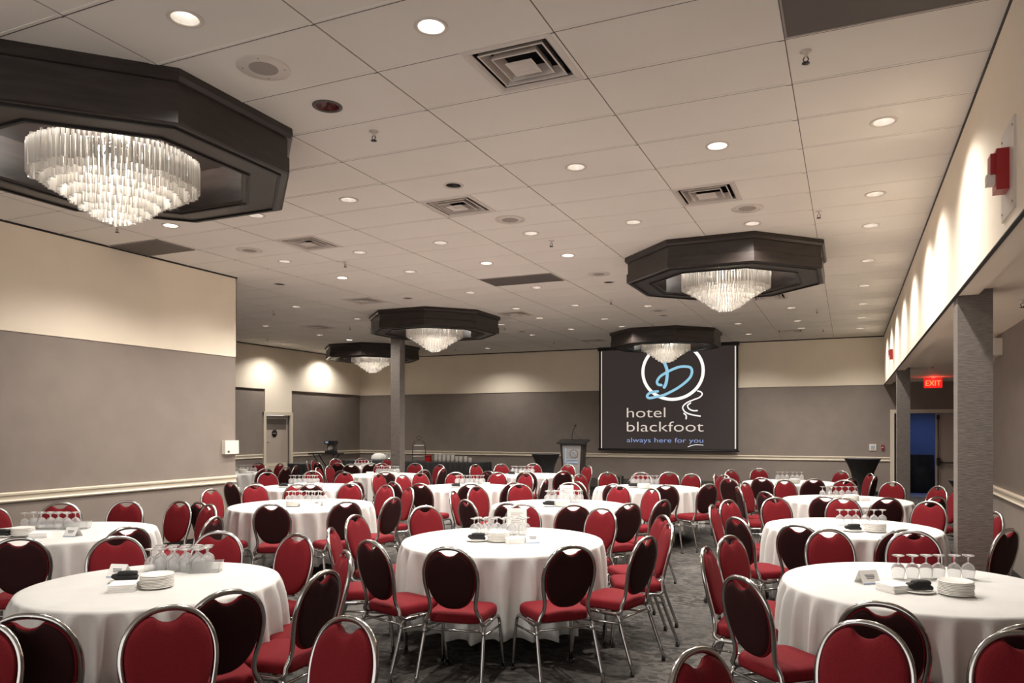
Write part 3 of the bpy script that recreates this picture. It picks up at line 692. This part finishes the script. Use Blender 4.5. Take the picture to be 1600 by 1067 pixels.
# ------------------------------------------------------------------ round tables under white cloths
TH = .765
for tb, (x, y, D) in TB.items():
    rr = random.Random(tb*17); Rr = D/2-.012
    t = empty('round_table', (x, y, 0), rr.uniform(0, 1.5))
    MB().lathe([(0, .735), (Rr-.025, .735), (Rr-.015, .74), (Rr-.015, .752), (Rr-.02, .757), (0, .757)], 40).build('tabletop', 'table_top', t)
    for k in range(4):
        a = k*PI/2+PI/4; b = MB().tube([(.42*math.cos(a), .42*math.sin(a), .735), (.46*math.cos(a), .46*math.sin(a), .0)], .014, 8); b.build('leg', 'dull_steel', t)
    tag(t, 'round folding banquet table hidden under the white cloth, '+TN[tb], 'table', 'round banquet tables')
    n = 264; nf = rr.randint(25, 29); ph = rr.uniform(0, 6); p2 = rr.uniform(0, 6); p3 = rr.uniform(0, 6); p4 = rr.uniform(0, 6)
    amp = [.45+.55*rr.random() for _ in range(nf)]
    rs = []
    def fold(a):
        w_ = a*nf+ph+.7*math.sin(3*a+p2)+.5*math.sin(7*a+p3)
        s = .5+.5*math.cos(w_); q = amp[int((w_/(2*PI)) % nf) % nf]
        return (s**2.2)*(.35+.65*q)
    for f in (0.02, .3, .6, .85, .97): rs.append([(Rr*f*math.cos(2*PI*k/n), Rr*f*math.sin(2*PI*k/n), TH) for k in range(n)])
    zs = [(.0, .762, 0), (.006, .752, .02), (.008, .735, .14), (.009, .71, .32), (.010, .67, .5), (.010, .60, .68), (.010, .51, .82), (.010, .42, .92), (.010, .32, 1.0), (.010, .25, 1.04), (.010, .185, 1.08)]
    for o_, z, g in zs:
        ring = []
        for k in range(n):
            a = 2*PI*k/n; fo = fold(a)
            r_ = Rr+o_+g*(.095*fo-.024)+.008*g*math.sin(5*a+p4)
            zz = z-(g > 1)*(.012*math.sin(9*a+p2)+.012*fo)
            ring.append((r_*math.cos(a), r_*math.sin(a), zz))
        rs.append(ring)
    rs = rs[::-1]
    o = MB().rings(rs, False, True, True).build('tablecloth', 'cloth', None, (x, y, 0))
    sol = o.modifiers.new('thickness', 'SOLIDIFY'); sol.thickness = .0025; sol.offset = -1
    tag(o, 'white floor-length tablecloth on '+TN[tb], 'tablecloth', 'white round tablecloths')

# ------------------------------------------------------------------ table settings
ORD = ['topmost']+[q+' from the top' for q in ('second', 'third', 'fourth', 'fifth', 'sixth', 'seventh', 'eighth', 'ninth')]
NTH = ['first', 'second', 'third', 'fourth', 'fifth', 'sixth', 'seventh', 'eighth', 'ninth']
g0 = empty('goblet')     # stands upside down: rim on the cloth, foot in the air
MB().lathe([(.030, .001), (.034, .02), (.0385, .045), (.037, .065), (.028, .082), (.012, .092), (.006, .096), (.004, .096), (.010, .089), (.026, .079), (.035, .063), (.0365, .045), (.032, .02), (.0285, .001)], 20).build('bowl', 'glass', g0)
MB().lathe([(.004, .096), (.0045, .115), (.006, .128), (.034, .137), (.0355, .140), (.030, .1415), (0, .142)], 20, ).build('foot', 'glass', g0)
grec = record(g0); gfirst = True
p0 = MB().lathe([(0, .002), (.052, .002), (.055, 0), (.058, .003), (.085, .0085), (.088, .010), (.088, .0135), (.085, .0150), (.083, .0145), (.056, .006), (0, .005)], 32).build('plate', 'china')
pfirst = True
n0 = MB()
n0.rings([[(p[0]*f, p[1]*f, z) for p in rrect(.068, .068, -.068, .068, .006, 2)] for f, z in ((.99, 0), (1, .002), (1, .006), (.985, .008))], True, True, False)
n0 = n0.build('paper_napkin', 'paper'); nfirst = True
YAW = .402
cardf = True
def put(proto_, first, x, y, z, rz):
    o = proto_ if first else proto_.copy()
    if not first: col.objects.link(o)
    o.location = (x, y, z); o.rotation_euler = (0, 0, rz)
    return o
for tb, d in IT.items():
    rr = random.Random(tb); nm = TN[tb]; cxy = TB[tb]; cr = (math.cos(YAW), math.sin(YAW)); fw = (-math.sin(YAW), math.cos(YAW))
    def away(p): return p
    (ax, ay), (bx, by_), rows = d['g']; L_ = math.hypot(bx-ax, by_-ay); cnt_ = 6 if rows < 3 else 5
    stp = max(L_/(cnt_-1), .076); ux, uy = (bx-ax)/L_, (by_-ay)/L_
    mx_, my_ = (ax+bx)/2, (ay+by_)/2
    if rows == 1 and tb in (4, 9, 10, 11, 12, 14, 15): rows = 2
    for r_ in range(rows):
        for k in range(cnt_):
            q = (k-(cnt_-1)/2)*stp+(.5*stp if r_ % 2 else 0)*.6
            x = mx_+ux*q-uy*r_*.078+rr.uniform(-.006, .006); y = my_+uy*q+ux*r_*.078+rr.uniform(-.006, .006)
            if gfirst: o = g0; gfirst = False
            else: o = copy_tree(grec)
            o.location = (x, y, TH+.0005); o.rotation_euler = (0, 0, 0)
            tag(o, 'clear goblet upside down on %s, %s from left%s' % (nm, ['first', 'second', 'third', 'fourth', 'fifth', 'sixth'][k], '' if rows == 1 else [', front row', ', back row', ', rearmost row'][r_] if rows == 3 else [', front row', ', back row'][r_]), 'goblet', 'upturned goblets on '+nm)
    if 'p' in d:
        for k in range(9 if tb in (1, 2, 5, 6) else 8):
            o = put(p0, pfirst, d['p'][0]+rr.uniform(-.002, .002), d['p'][1]+rr.uniform(-.002, .002), TH+.0005+k*.0080, 0); pfirst = False
            kt = (8 if tb in (1, 2, 5, 6) else 7)-k
            tag(o, 'white side plate, %s of the stack on %s' % (ORD[kt], nm), 'plate', 'stacked plates on '+nm.split(',')[0])
    if 'n' in d:
        for k in range(5):
            o = put(n0, nfirst, d['n'][0], d['n'][1], TH+.0005+k*.0083, YAW+.3+rr.uniform(-.05, .05)); nfirst = False
            tag(o, 'white paper napkin, %s of the pile on %s' % (ORD[4-k], nm), 'napkin', 'piled napkins on '+nm.split(',')[0])
    if 'b' in d:
        bx_, by2 = d['b']
        o = put(p0, False, bx_, by2, TH+.0005, 0); tag(o, 'single white saucer under the black napkin on '+nm, 'plate')
        b = MB()
        b.rings([[(p[0]*f*1.0, p[1]*f*.62, z+.008*math.sin(p[0]*60)) for p in rrect(.07, .06, -.06, .06, .02, 4)] for f, z in ((.9, 0), (1, .006), (1.02, .016), (.9, .026), (.5, .030))], True, True, True)
        b.rings([[(p[0]*f*.8+.01, p[1]*f*.45-.01, z) for p in rrect(.06, .07, -.06, .05, .02, 4)] for f, z in ((.9, .024), (1, .032), (.9, .044), (.4, .048))], True, True, True)
        o = b.build('folded_napkin', 'napkin_black', None, (bx_, by2, TH+.019), YAW+rr.uniform(-.3, .3))
        tag(o, 'bunched black cloth napkin on a saucer on '+nm, 'napkin')
    if 'k' in d:
        t = empty('tent_card', (d['k'][0], d['k'][1], TH+.0005), YAW+(.15 if tb in (1, 5) else -.15))
        a_ = math.radians(58); hh = .075; dx = hh/math.tan(a_)
        for s in (-1, 1):
            b = MB().add([(-.055, s*dx, 0), (.055, s*dx, 0), (.055, 0, hh), (-.055, 0, hh), (-.055, s*dx+s*.0008, 0), (.055, s*dx+s*.0008, 0), (.055, s*.0008, hh+.0008), (-.055, s*.0008, hh+.0008)],
                [(0, 1, 2, 3), (7, 6, 5, 4), (0, 4, 5, 1), (1, 5, 6, 2), (2, 6, 7, 3), (3, 7, 4, 0)])
            fo = b.build('card_panel', 'paper', t)
            if s == -1:
                b = MB()
                for (z0, z1, x0, x1) in ((.048, .052, -.03, .03), (.040, .044, -.025, .03), (.032, .036, -.022, .024)):
                    b.box((x0, 0, z0), (x1, .0004, z1), Matrix.Translation((0, -.0018, 0)) @ Matrix.Shear('XY', 4, (0, 0)) if False else None)
                # lay the marks on the sloping face
                b.v = [(v[0], -(hh-v[2])/math.tan(a_)-.0022+v[1], v[2]) for v in b.v]
                b.build('printed_lines', 'ink', fo)
                b = MB().box((-.053, 0, .004), (.053, .0004, .008)); b.v = [(v[0], -(hh-v[2])/math.tan(a_)-.0022+v[1], v[2]) for v in b.v]
                b.build('blue_stripe', 'ink_blue', fo)
        tag(t, 'small folded white tent card on '+nm, 'tent card')
    if 't' in d:
        t = empty('clear_tray', (d['t'][0], d['t'][1], TH+.0005), YAW+.2)
        b = MB(); P1 = rrect(.10, .10, -.06, .06, .01, 3); n_ = len(P1)
        b.rings([[(p[0]*f, p[1]*f, z) for p in P1] for f, z in ((.02, .001), (.9, .001), (1.0, .06), (1.02, .061), (.985, .06), (.885, .004), (.02, .004))], False, False, False)
        b.build('tray_body', 'acrylic', t)
        tag(t, 'rectangular clear plastic tray beside the goblets on '+nm, 'tray')
    if 'h' in d:
        t = empty('menu_holder', (d['h'][0], d['h'][1], TH+.0005), YAW-.05)
        MB().box((-.09, -.03, 0), (.09, .03, .006)).build('holder_base', 'acrylic', t)
        cd = MB().box((-.085, -.003, .006), (.085, .003, .19)).build('menu_card', 'paper', t)
        b = MB()
        for k in range(7): b.box((-.055, -.0042, .05+k*.016), (.055-.012*(k % 3), -.003, .055+k*.016))
        b.build('printed_lines', 'speaker_grey', cd)
        tag(t, 'upright white menu card standing behind the goblets on '+nm, 'menu holder')

# ------------------------------------------------------------------ projection screen with the hotel picture
SY = 20.0
t = empty('projection_screen', (-4.61, SY, 1.06))
def L2(p): return (p[0]+4.61, p[1]-1.06)
sh = MB().box((-1.88, -.004, .03), (1.88, .004, 2.86)).build('screen_surface', 'screen_image', t)
MB().box((-1.95, -.06, 2.80), (1.95, .06, 2.885)).build('screen_case', 'black_plastic', t)
MB().tube([(-1.95, 0, .0), (1.95, 0, .0)], .022, 8).build('bottom_bar', 'black_plastic', t)
b = MB()
for s in (-1, 1): b.box((s*1.90-.025, -.006, .02), (s*1.90+.025, .006, 2.82))
b.box((-1.92, -.006, .015), (1.92, .006, .04)); b.build('black_border', 'black_plastic', t)
b = MB(); b.box((-1.865, -.0075, .04), (-1.84, -.005, 2.78)); b.box((1.835, -.0075, .06), (1.87, -.005, 2.78)); b.build('picture_edge', 'screen_cream', sh)
def ribbon(name, pts, wd, m_, parent, yo=-.007, n=8):
    P = bez([(L2(p)[0], 0, L2(p)[1]) for p in pts], n); b = MB(); vs = []; L_ = len(P)
    for i, p in enumerate(P):
        tg = (P[min(i+1, L_-1)]-P[max(i-1, 0)]).normalized(); nn = Vector((-tg.z, 0, tg.x))
        f = i/(L_-1); ww = wd if not isinstance(wd, tuple) else wd[0]+(wd[1]-wd[0])*math.sin(PI*f)
        vs += [tuple(p+nn*ww/2), tuple(p-nn*ww/2)]
    b.add([(v[0], yo, v[2]) for v in vs]+[(v[0], yo+.002, v[2]) for v in vs],
        [(2*i, 2*i+1, 2*i+3, 2*i+2) for i in range(L_-1)]+[(2*L_+2*i+2, 2*L_+2*i+3, 2*L_+2*i+1, 2*L_+2*i) for i in range(L_-1)])
    for e in (0, L_-1):   # round ends
        b.add([(P[e].x+ (wd if not isinstance(wd, tuple) else wd[0])/2*math.cos(k*PI/8), yo, P[e].z+(wd if not isinstance(wd, tuple) else wd[0])/2*math.sin(k*PI/8)) for k in range(16)], [tuple(range(16))])
    return b.build(name, m_, parent)
ring = [(-4.43+.83*math.cos(k*PI/16), 3.22+.765*math.sin(k*PI/16)) for k in range(33)]
ribbon('logo_ring', ring, .085, 'screen_white', sh, -.007, 3)
ribbon('logo_stroke', [(-4.83, 3.76), (-4.79, 3.68), (-4.68, 3.51), (-4.59, 3.29), (-4.58, 3.1), (-4.61, 2.9), (-4.66, 2.79)], .085, 'screen_blue', sh, -.010)
ribbon('logo_stroke', [(-4.74, 2.85), (-4.83, 2.87), (-4.86, 2.95), (-4.79, 3.07), (-4.66, 3.16), (-4.46, 3.26), (-4.26, 3.33), (-4.1, 3.34), (-3.95, 3.31), (-3.9, 3.21), (-3.94, 3.06), (-4.07, 2.92), (-4.26, 2.78), (-4.46, 2.67), (-4.69, 2.57), (-4.93, 2.52), (-5.08, 2.5), (-5.14, 2.55), (-5.08, 2.63), (-4.94, 2.67), (-4.84, 2.68)], .07, 'screen_blue', sh, -.012)
ribbon('logo_swash', [(-3.75, 2.67), (-3.66, 2.64), (-3.63, 2.57), (-3.71, 2.49), (-3.87, 2.43), (-4.05, 2.35), (-4.15, 2.24), (-4.1, 2.12), (-3.94, 2.04), (-3.68, 1.99)], .035, 'screen_white', sh, -.008)
ribbon('logo_swash', [(-3.94, 2.35), (-4.02, 2.28), (-3.98, 2.19), (-3.87, 2.14), (-3.76, 2.14)], .035, 'screen_white', sh, -.008)
ribbon('logo_swash', [(-4.12, 2.07), (-4.06, 2.01), (-4.06, 1.92)], .035, 'screen_white', sh, -.008)
ribbon('underline', [(-4.01, 1.16), (-3.9, 1.2), (-3.77, 1.22), (-3.6, 1.21)], .016, 'screen_white', sh, -.008)
for s, x0, z, sz, wd, m_, of in (('hotel', -5.72, 1.965, .40, 1.09, 'screen_cream', -.003), ('blackfoot', -5.72, 1.575, .40, 2.13, 'screen_cream', -.003), ('always here for you', -5.72, 1.275, .185, 2.12, 'screen_violet', -.001)):
    text_mesh('lettering', s, sz, m_, (x0+4.61, -.006, z-1.06), (PI/2, 0, 0), wd, sh, .001, of)
tag(t, 'large dark projection screen reading hotel blackfoot, hanging on the back wall', 'projection screen')

# ------------------------------------------------------------------ low stage riser and what stands there
t = empty('stage_riser', (-4.55, 18.55, 0))
MB().box((-2.42, -1.5, .21), (2.42, 1.45, .25)).build('deck', 'black_plastic', t)
MB().box((-2.40, -1.48, 0), (2.40, 1.45, .21)).build('skirt', 'black_cloth', t)
tag(t, 'low black stage riser along the back wall under the screen', 'stage')
t = empty('lectern', (-6.38, 17.45, .25), .12)
def taper(z0, z1, w0, w1, d0, d1, ox=0, oy=0):
    return [[(ox-w0, oy-d0, z0), (ox+w0, oy-d0, z0), (ox+w0, oy+d0, z0), (ox-w0, oy+d0, z0)], [(ox-w1, oy-d1, z1), (ox+w1, oy-d1, z1), (ox+w1, oy+d1, z1), (ox-w1, oy+d1, z1)]]
MB().box((-.28, -.22, 0), (.28, .22, .05)).build('base', 'black_plastic', t)
MB().rings(taper(.05, 1.02, .235, .30, .18, .20), True, True, False).build('body', 'dark_wood', t)
b = MB(); b.rings([[(-.19, -.192, .10), (.19, -.192, .10), (.19, -.18, .10), (-.19, -.18, .10)], [(-.235, -.213, .99), (.235, -.213, .99), (.235, -.20, .99), (-.235, -.20, .99)]], True, True, False)
pn = b.build('front_panel', 'lectern_panel', t)
b = MB(); b.box((-.17, -.219, .56), (-.13, -.208, .93)); b.box((-.17, -.213, .54), (.16, -.2, .58)); b.build('blue_mark', 'pale_blue', pn)
MB().tube([(.06+.10*math.cos(k*PI/10), -.211, .78+.10*math.sin(k*PI/10)) for k in range(20)], .006, 5, True).build('ring_mark', 'ink', pn)
b = MB().tube(bez([(.02, -.213, .80), (.08, -.213, .84), (.10, -.213, .77), (.04, -.213, .72)], 5), .007, 5)
for k in range(6): b.box((-.12+k*.045, -.212, .615), (-.09+k*.045, -.206, .645))
b.build('blue_lettering', 'pale_blue', pn)
b = MB(); b.rings([[(-.37, -.27, 1.02), (.37, -.27, 1.02), (.37, .25, 1.10), (-.37, .25, 1.10)], [(-.37, -.27, 1.055), (.37, -.27, 1.055), (.37, .25, 1.135), (-.37, .25, 1.135)]], True, True, False)
b.build('reading_top', 'black_plastic', t)
mc = MB().tube(bez([(-.06, .1, 1.11), (-.05, .08, 1.25), (-.01, .03, 1.36), (.05, -.04, 1.46)], 5), .008, 6).build('microphone', 'black_plastic', t)
MB().lathe([(0, -.03), (.02, -.025), (.026, 0), (.02, .03), (0, .038)], 12, T=Matrix.Translation((.06, -.06, 1.48)) @ Matrix.Rotation(.7, 4, 'Y')).build('microphone_head', 'black_plastic', mc)
MB().tube([(-.02, .04, 1.34), (.10, .0, 1.20), (.22, .02, 1.13)], .004, 5).build('cable', 'black_plastic', t)
tag(t, 'dark lectern with a pale front panel and gooseneck microphone, left of the screen', 'lectern')
t = empty('audio_case', (-5.45, 17.7, .25), .1)
MB().box((-.26, -.2, 0), (.26, .2, .22)).build('case_body', 'black_plastic', t)
b = MB()
for s in (-1, 1): b.box((s*.26-.012, -.205, 0), (s*.26+.012, -.19, .225))
b.box((-.26, -.205, .21), (.26, -.19, .225)); b.build('edge_trim', 'dull_steel', t)
MB().box((-.2, -.206, .06), (.2, -.2, .17)).build('front_grille', 'grille_grey', t)
tag(t, 'black equipment case on the low stage left of the screen centre', 'equipment case')
t = empty('audio_mixer', (-4.75, 17.7, .25), .05)
MB().rings([[(-.3, -.2, 0), (.3, -.2, 0), (.3, .2, 0), (-.3, .2, 0)], [(-.3, -.2, .06), (.3, -.2, .06), (.3, .2, .14), (-.3, .2, .14)]], True, True, False).build('mixer_body', 'black_plastic', t)
b = MB()
for i in range(8):
    for j in range(4): b.lathe([(.0, .09+.2*(j*.08)+.025), (.010, .09+.2*(j*.08)+.022), (.012, .07+.2*(j*.08))], 8, cx=-.25+i*.07, cy=-.1+j*.08)
b.build('knob', 'speaker_grey', t)
tag(t, 'low black audio mixer with rows of knobs on the stage below the screen', 'audio mixer')
o = MB().tube(bez([(-5.1, 17.55, .26), (-5.02, 17.5, .30), (-4.98, 17.6, .36), (-5.05, 17.7, .30), (-5.12, 17.6, .27), (-5.0, 17.45, .262)], 6), .012, 6).build('audio_cable', 'black_plastic')
tag(o, 'coiled black cable lying between the case and the mixer on the stage', 'cable')

# ------------------------------------------------------------------ spandex covered cocktail tables
def cocktail(x, y, lab, rz=0):
    t = empty('cocktail_table', (x, y, 0), rz)
    n = 48; rs = []
    for z, r_, q in ((.0, .33, .30), (.06, .31, .22), (.2, .24, .10), (.4, .185, .03), (.6, .175, 0), (.8, .215, 0), (.95, .275, 0), (1.03, .318, 0), (1.06, .33, 0)):
        rs.append([(r_*(1-q*(1-abs(math.cos(2*a))))*math.cos(a), r_*(1-q*(1-abs(math.cos(2*a))))*math.sin(a), z) for a in [2*PI*k/n for k in range(n)]])
    MB().rings(rs, False, False, True).build('stretch_cover', 'black_cloth', t)
    MB().lathe([(0, 1.045), (.325, 1.045), (.333, 1.055), (.333, 1.068), (.325, 1.072), (0, 1.072)], 40).build('tabletop', 'black_cloth', t)
    b = MB()
    for k in range(4): b.lathe([(0, 0), (.03, 0), (.03, .02), (0, .025)], 10, cx=.29*math.cos(k*PI/2), cy=.29*math.sin(k*PI/2))
    b.build('foot_pad', 'rubber', t)
    tag(t, lab, 'cocktail table', 'black stretch-covered cocktail tables')
cocktail(.25, 15.9, 'tall black stretch-covered cocktail table at the right end of the back wall')
cocktail(-6.5, 15.9, 'tall black stretch-covered cocktail table left of the lectern')
cocktail(1.80, 13.5, 'black stretch-covered table mostly hidden behind the near right column')
t = [q for q in bpy.data.objects if q.name == 'cocktail_table.002'][0]; t.scale = (1, 1, .78)

# ------------------------------------------------------------------ buffets along the back
t1 = drape('draped_table', -11.25, -8.85, 17.05, 17.8, .76, 'long black draped buffet table right of the brown column', seed=1)
t2 = drape('draped_table', -13.4, -11.6, 17.05, 17.8, .76, 'black draped buffet table left of the brown column', seed=2)
# stacks of white cups and bowls
cup = MB().lathe([(0, .004), (.03, .0), (.034, .004), (.05, .05), (.052, .052), (.047, .05), (.03, .01), (0, .01)], 20).build('china_bowl', 'china'); cf = True
for k, (x, n_) in enumerate(((-10.28, 6), (-10.16, 6), (-10.03, 5), (-9.90, 5), (-9.77, 5), (-9.64, 4), (-9.52, 4), (-9.38, 4), (-9.24, 3))):
    for q in range(n_):
        o = cup if cf else cup.copy()
        if not cf: col.objects.link(o)
        cf = False
        o.location = (x, 17.3, .7605+q*.034)
        tag(o, 'white bowl, %s in the %s stack from left, right buffet' % (ORD[n_-1-q], NTH[k]), 'bowl', 'stacked bowls on the right buffet')
for k, x in enumerate((-11.88, -11.76, -11.64)):
    for q in range(6):
        o = cup.copy(); col.objects.link(o); o.location = (x, 17.35, .7605+q*.034)
        tag(o, 'white bowl, %s in the %s stack from left, left buffet' % (ORD[5-q], NTH[k]), 'bowl', 'stacked bowls on the left buffet')
b = MB(); rr = random.Random(3)
b.rings([[((.24+.02*math.sin(5*a))*f*math.cos(a), .17*f*math.sin(a), z) for a in [2*PI*k/24 for k in range(24)]] for f, z in ((.95, 0), (1, .05), (.9, .13), (.6, .185), (.2, .2))], True, True, True)
o = b.build('folded_linen', 'cloth', None, (-12.2, 17.4, .762)); tag(o, 'rounded heap of white folded linen on the buffet left of the brown column', 'linen')
t = empty('tiered_stand', (-10.85, 17.35, .7605))
b = MB()
b.tube(bez([(-.2, 0, 0), (-.2, 0, .35), (-.15, 0, .52), (0, 0, .58), (.15, 0, .52), (.2, 0, .35), (.2, 0, 0)], 6), .010, 6)
b.tube([(.07*math.cos(k*PI/8), 0, .64+.05*math.sin(k*PI/8)) for k in range(16)], .008, 6, True); b.build('wire_frame', 'black_plastic', t)
for z in (.12, .27, .42): MB().lathe([(0, 0), (.12, 0), (.185-.1*(z-.12), .02), (.18-.1*(z-.12), .024), (.11, .008), (0, .008)], 24, T=Matrix.Translation((0, 0, z))).build('tier_plate', 'china', t)
tag(t, 'black wire three-tier plate stand on the buffet just right of the brown column', 'tiered stand')
t = empty('condiment_box', (-10.52, 17.3, .7605)); b = MB().box((-.07, -.05, 0), (.07, .05, .17)).build('box_body', 'red_plastic', t)
MB().box((-.072, -.052, .12), (.072, .052, .14)).build('lid_band', 'black_plastic', t)
tag(t, 'small dark red box between the tiered stand and the bowls on the buffet', 'box')
t = drape('draped_cart', -13.2, -12.6, 14.85, 15.3, .76, 'black draped square serving cart in front of the far left corner', 'serving cart', seed=5)
# folding tray stand with coffee gear by the left wall
t = empty('tray_stand', (-13.35, 16.55, 0), .3)
MB().box((-.42, -.25, .94), (.42, .25, .98)).build('tray', 'black_plastic', t)
for s in (-1, 1): MB().tube([(-.3, s*.2, 0), (.3, s*.2, .94)], .015, 6).build('leg', 'black_plastic', t); MB().tube([(.3, s*.19, 0), (-.3, s*.19, .94)], .015, 6).build('leg', 'black_plastic', t)
tag(t, 'black folding tray stand by the far left corner of the room', 'tray stand')
t = empty('coffee_machine', (-13.22, 16.6, .9805), .3)
MB().box((-.13, -.13, 0), (.13, .13, .06)).build('base', 'black_plastic', t)
MB().box((-.13, .02, .06), (.13, .13, .30)).build('body', 'dull_steel', t)
MB().box((-.14, -.14, .24), (.14, .13, .34)).build('head', 'black_plastic', t)
MB().lathe([(0, 0), (.07, 0), (.085, .05), (.05, .13), (.055, .14), (0, .14)], 16, T=Matrix.Translation((0, -.05, .065))).build('carafe', 'glass', t)
MB().box((-.11, -.145, .27), (-.03, -.14, .32)).build('display', 'pale_blue', t)
tag(t, 'small dark coffee machine on the black tray stand in the far left corner', 'coffee machine')
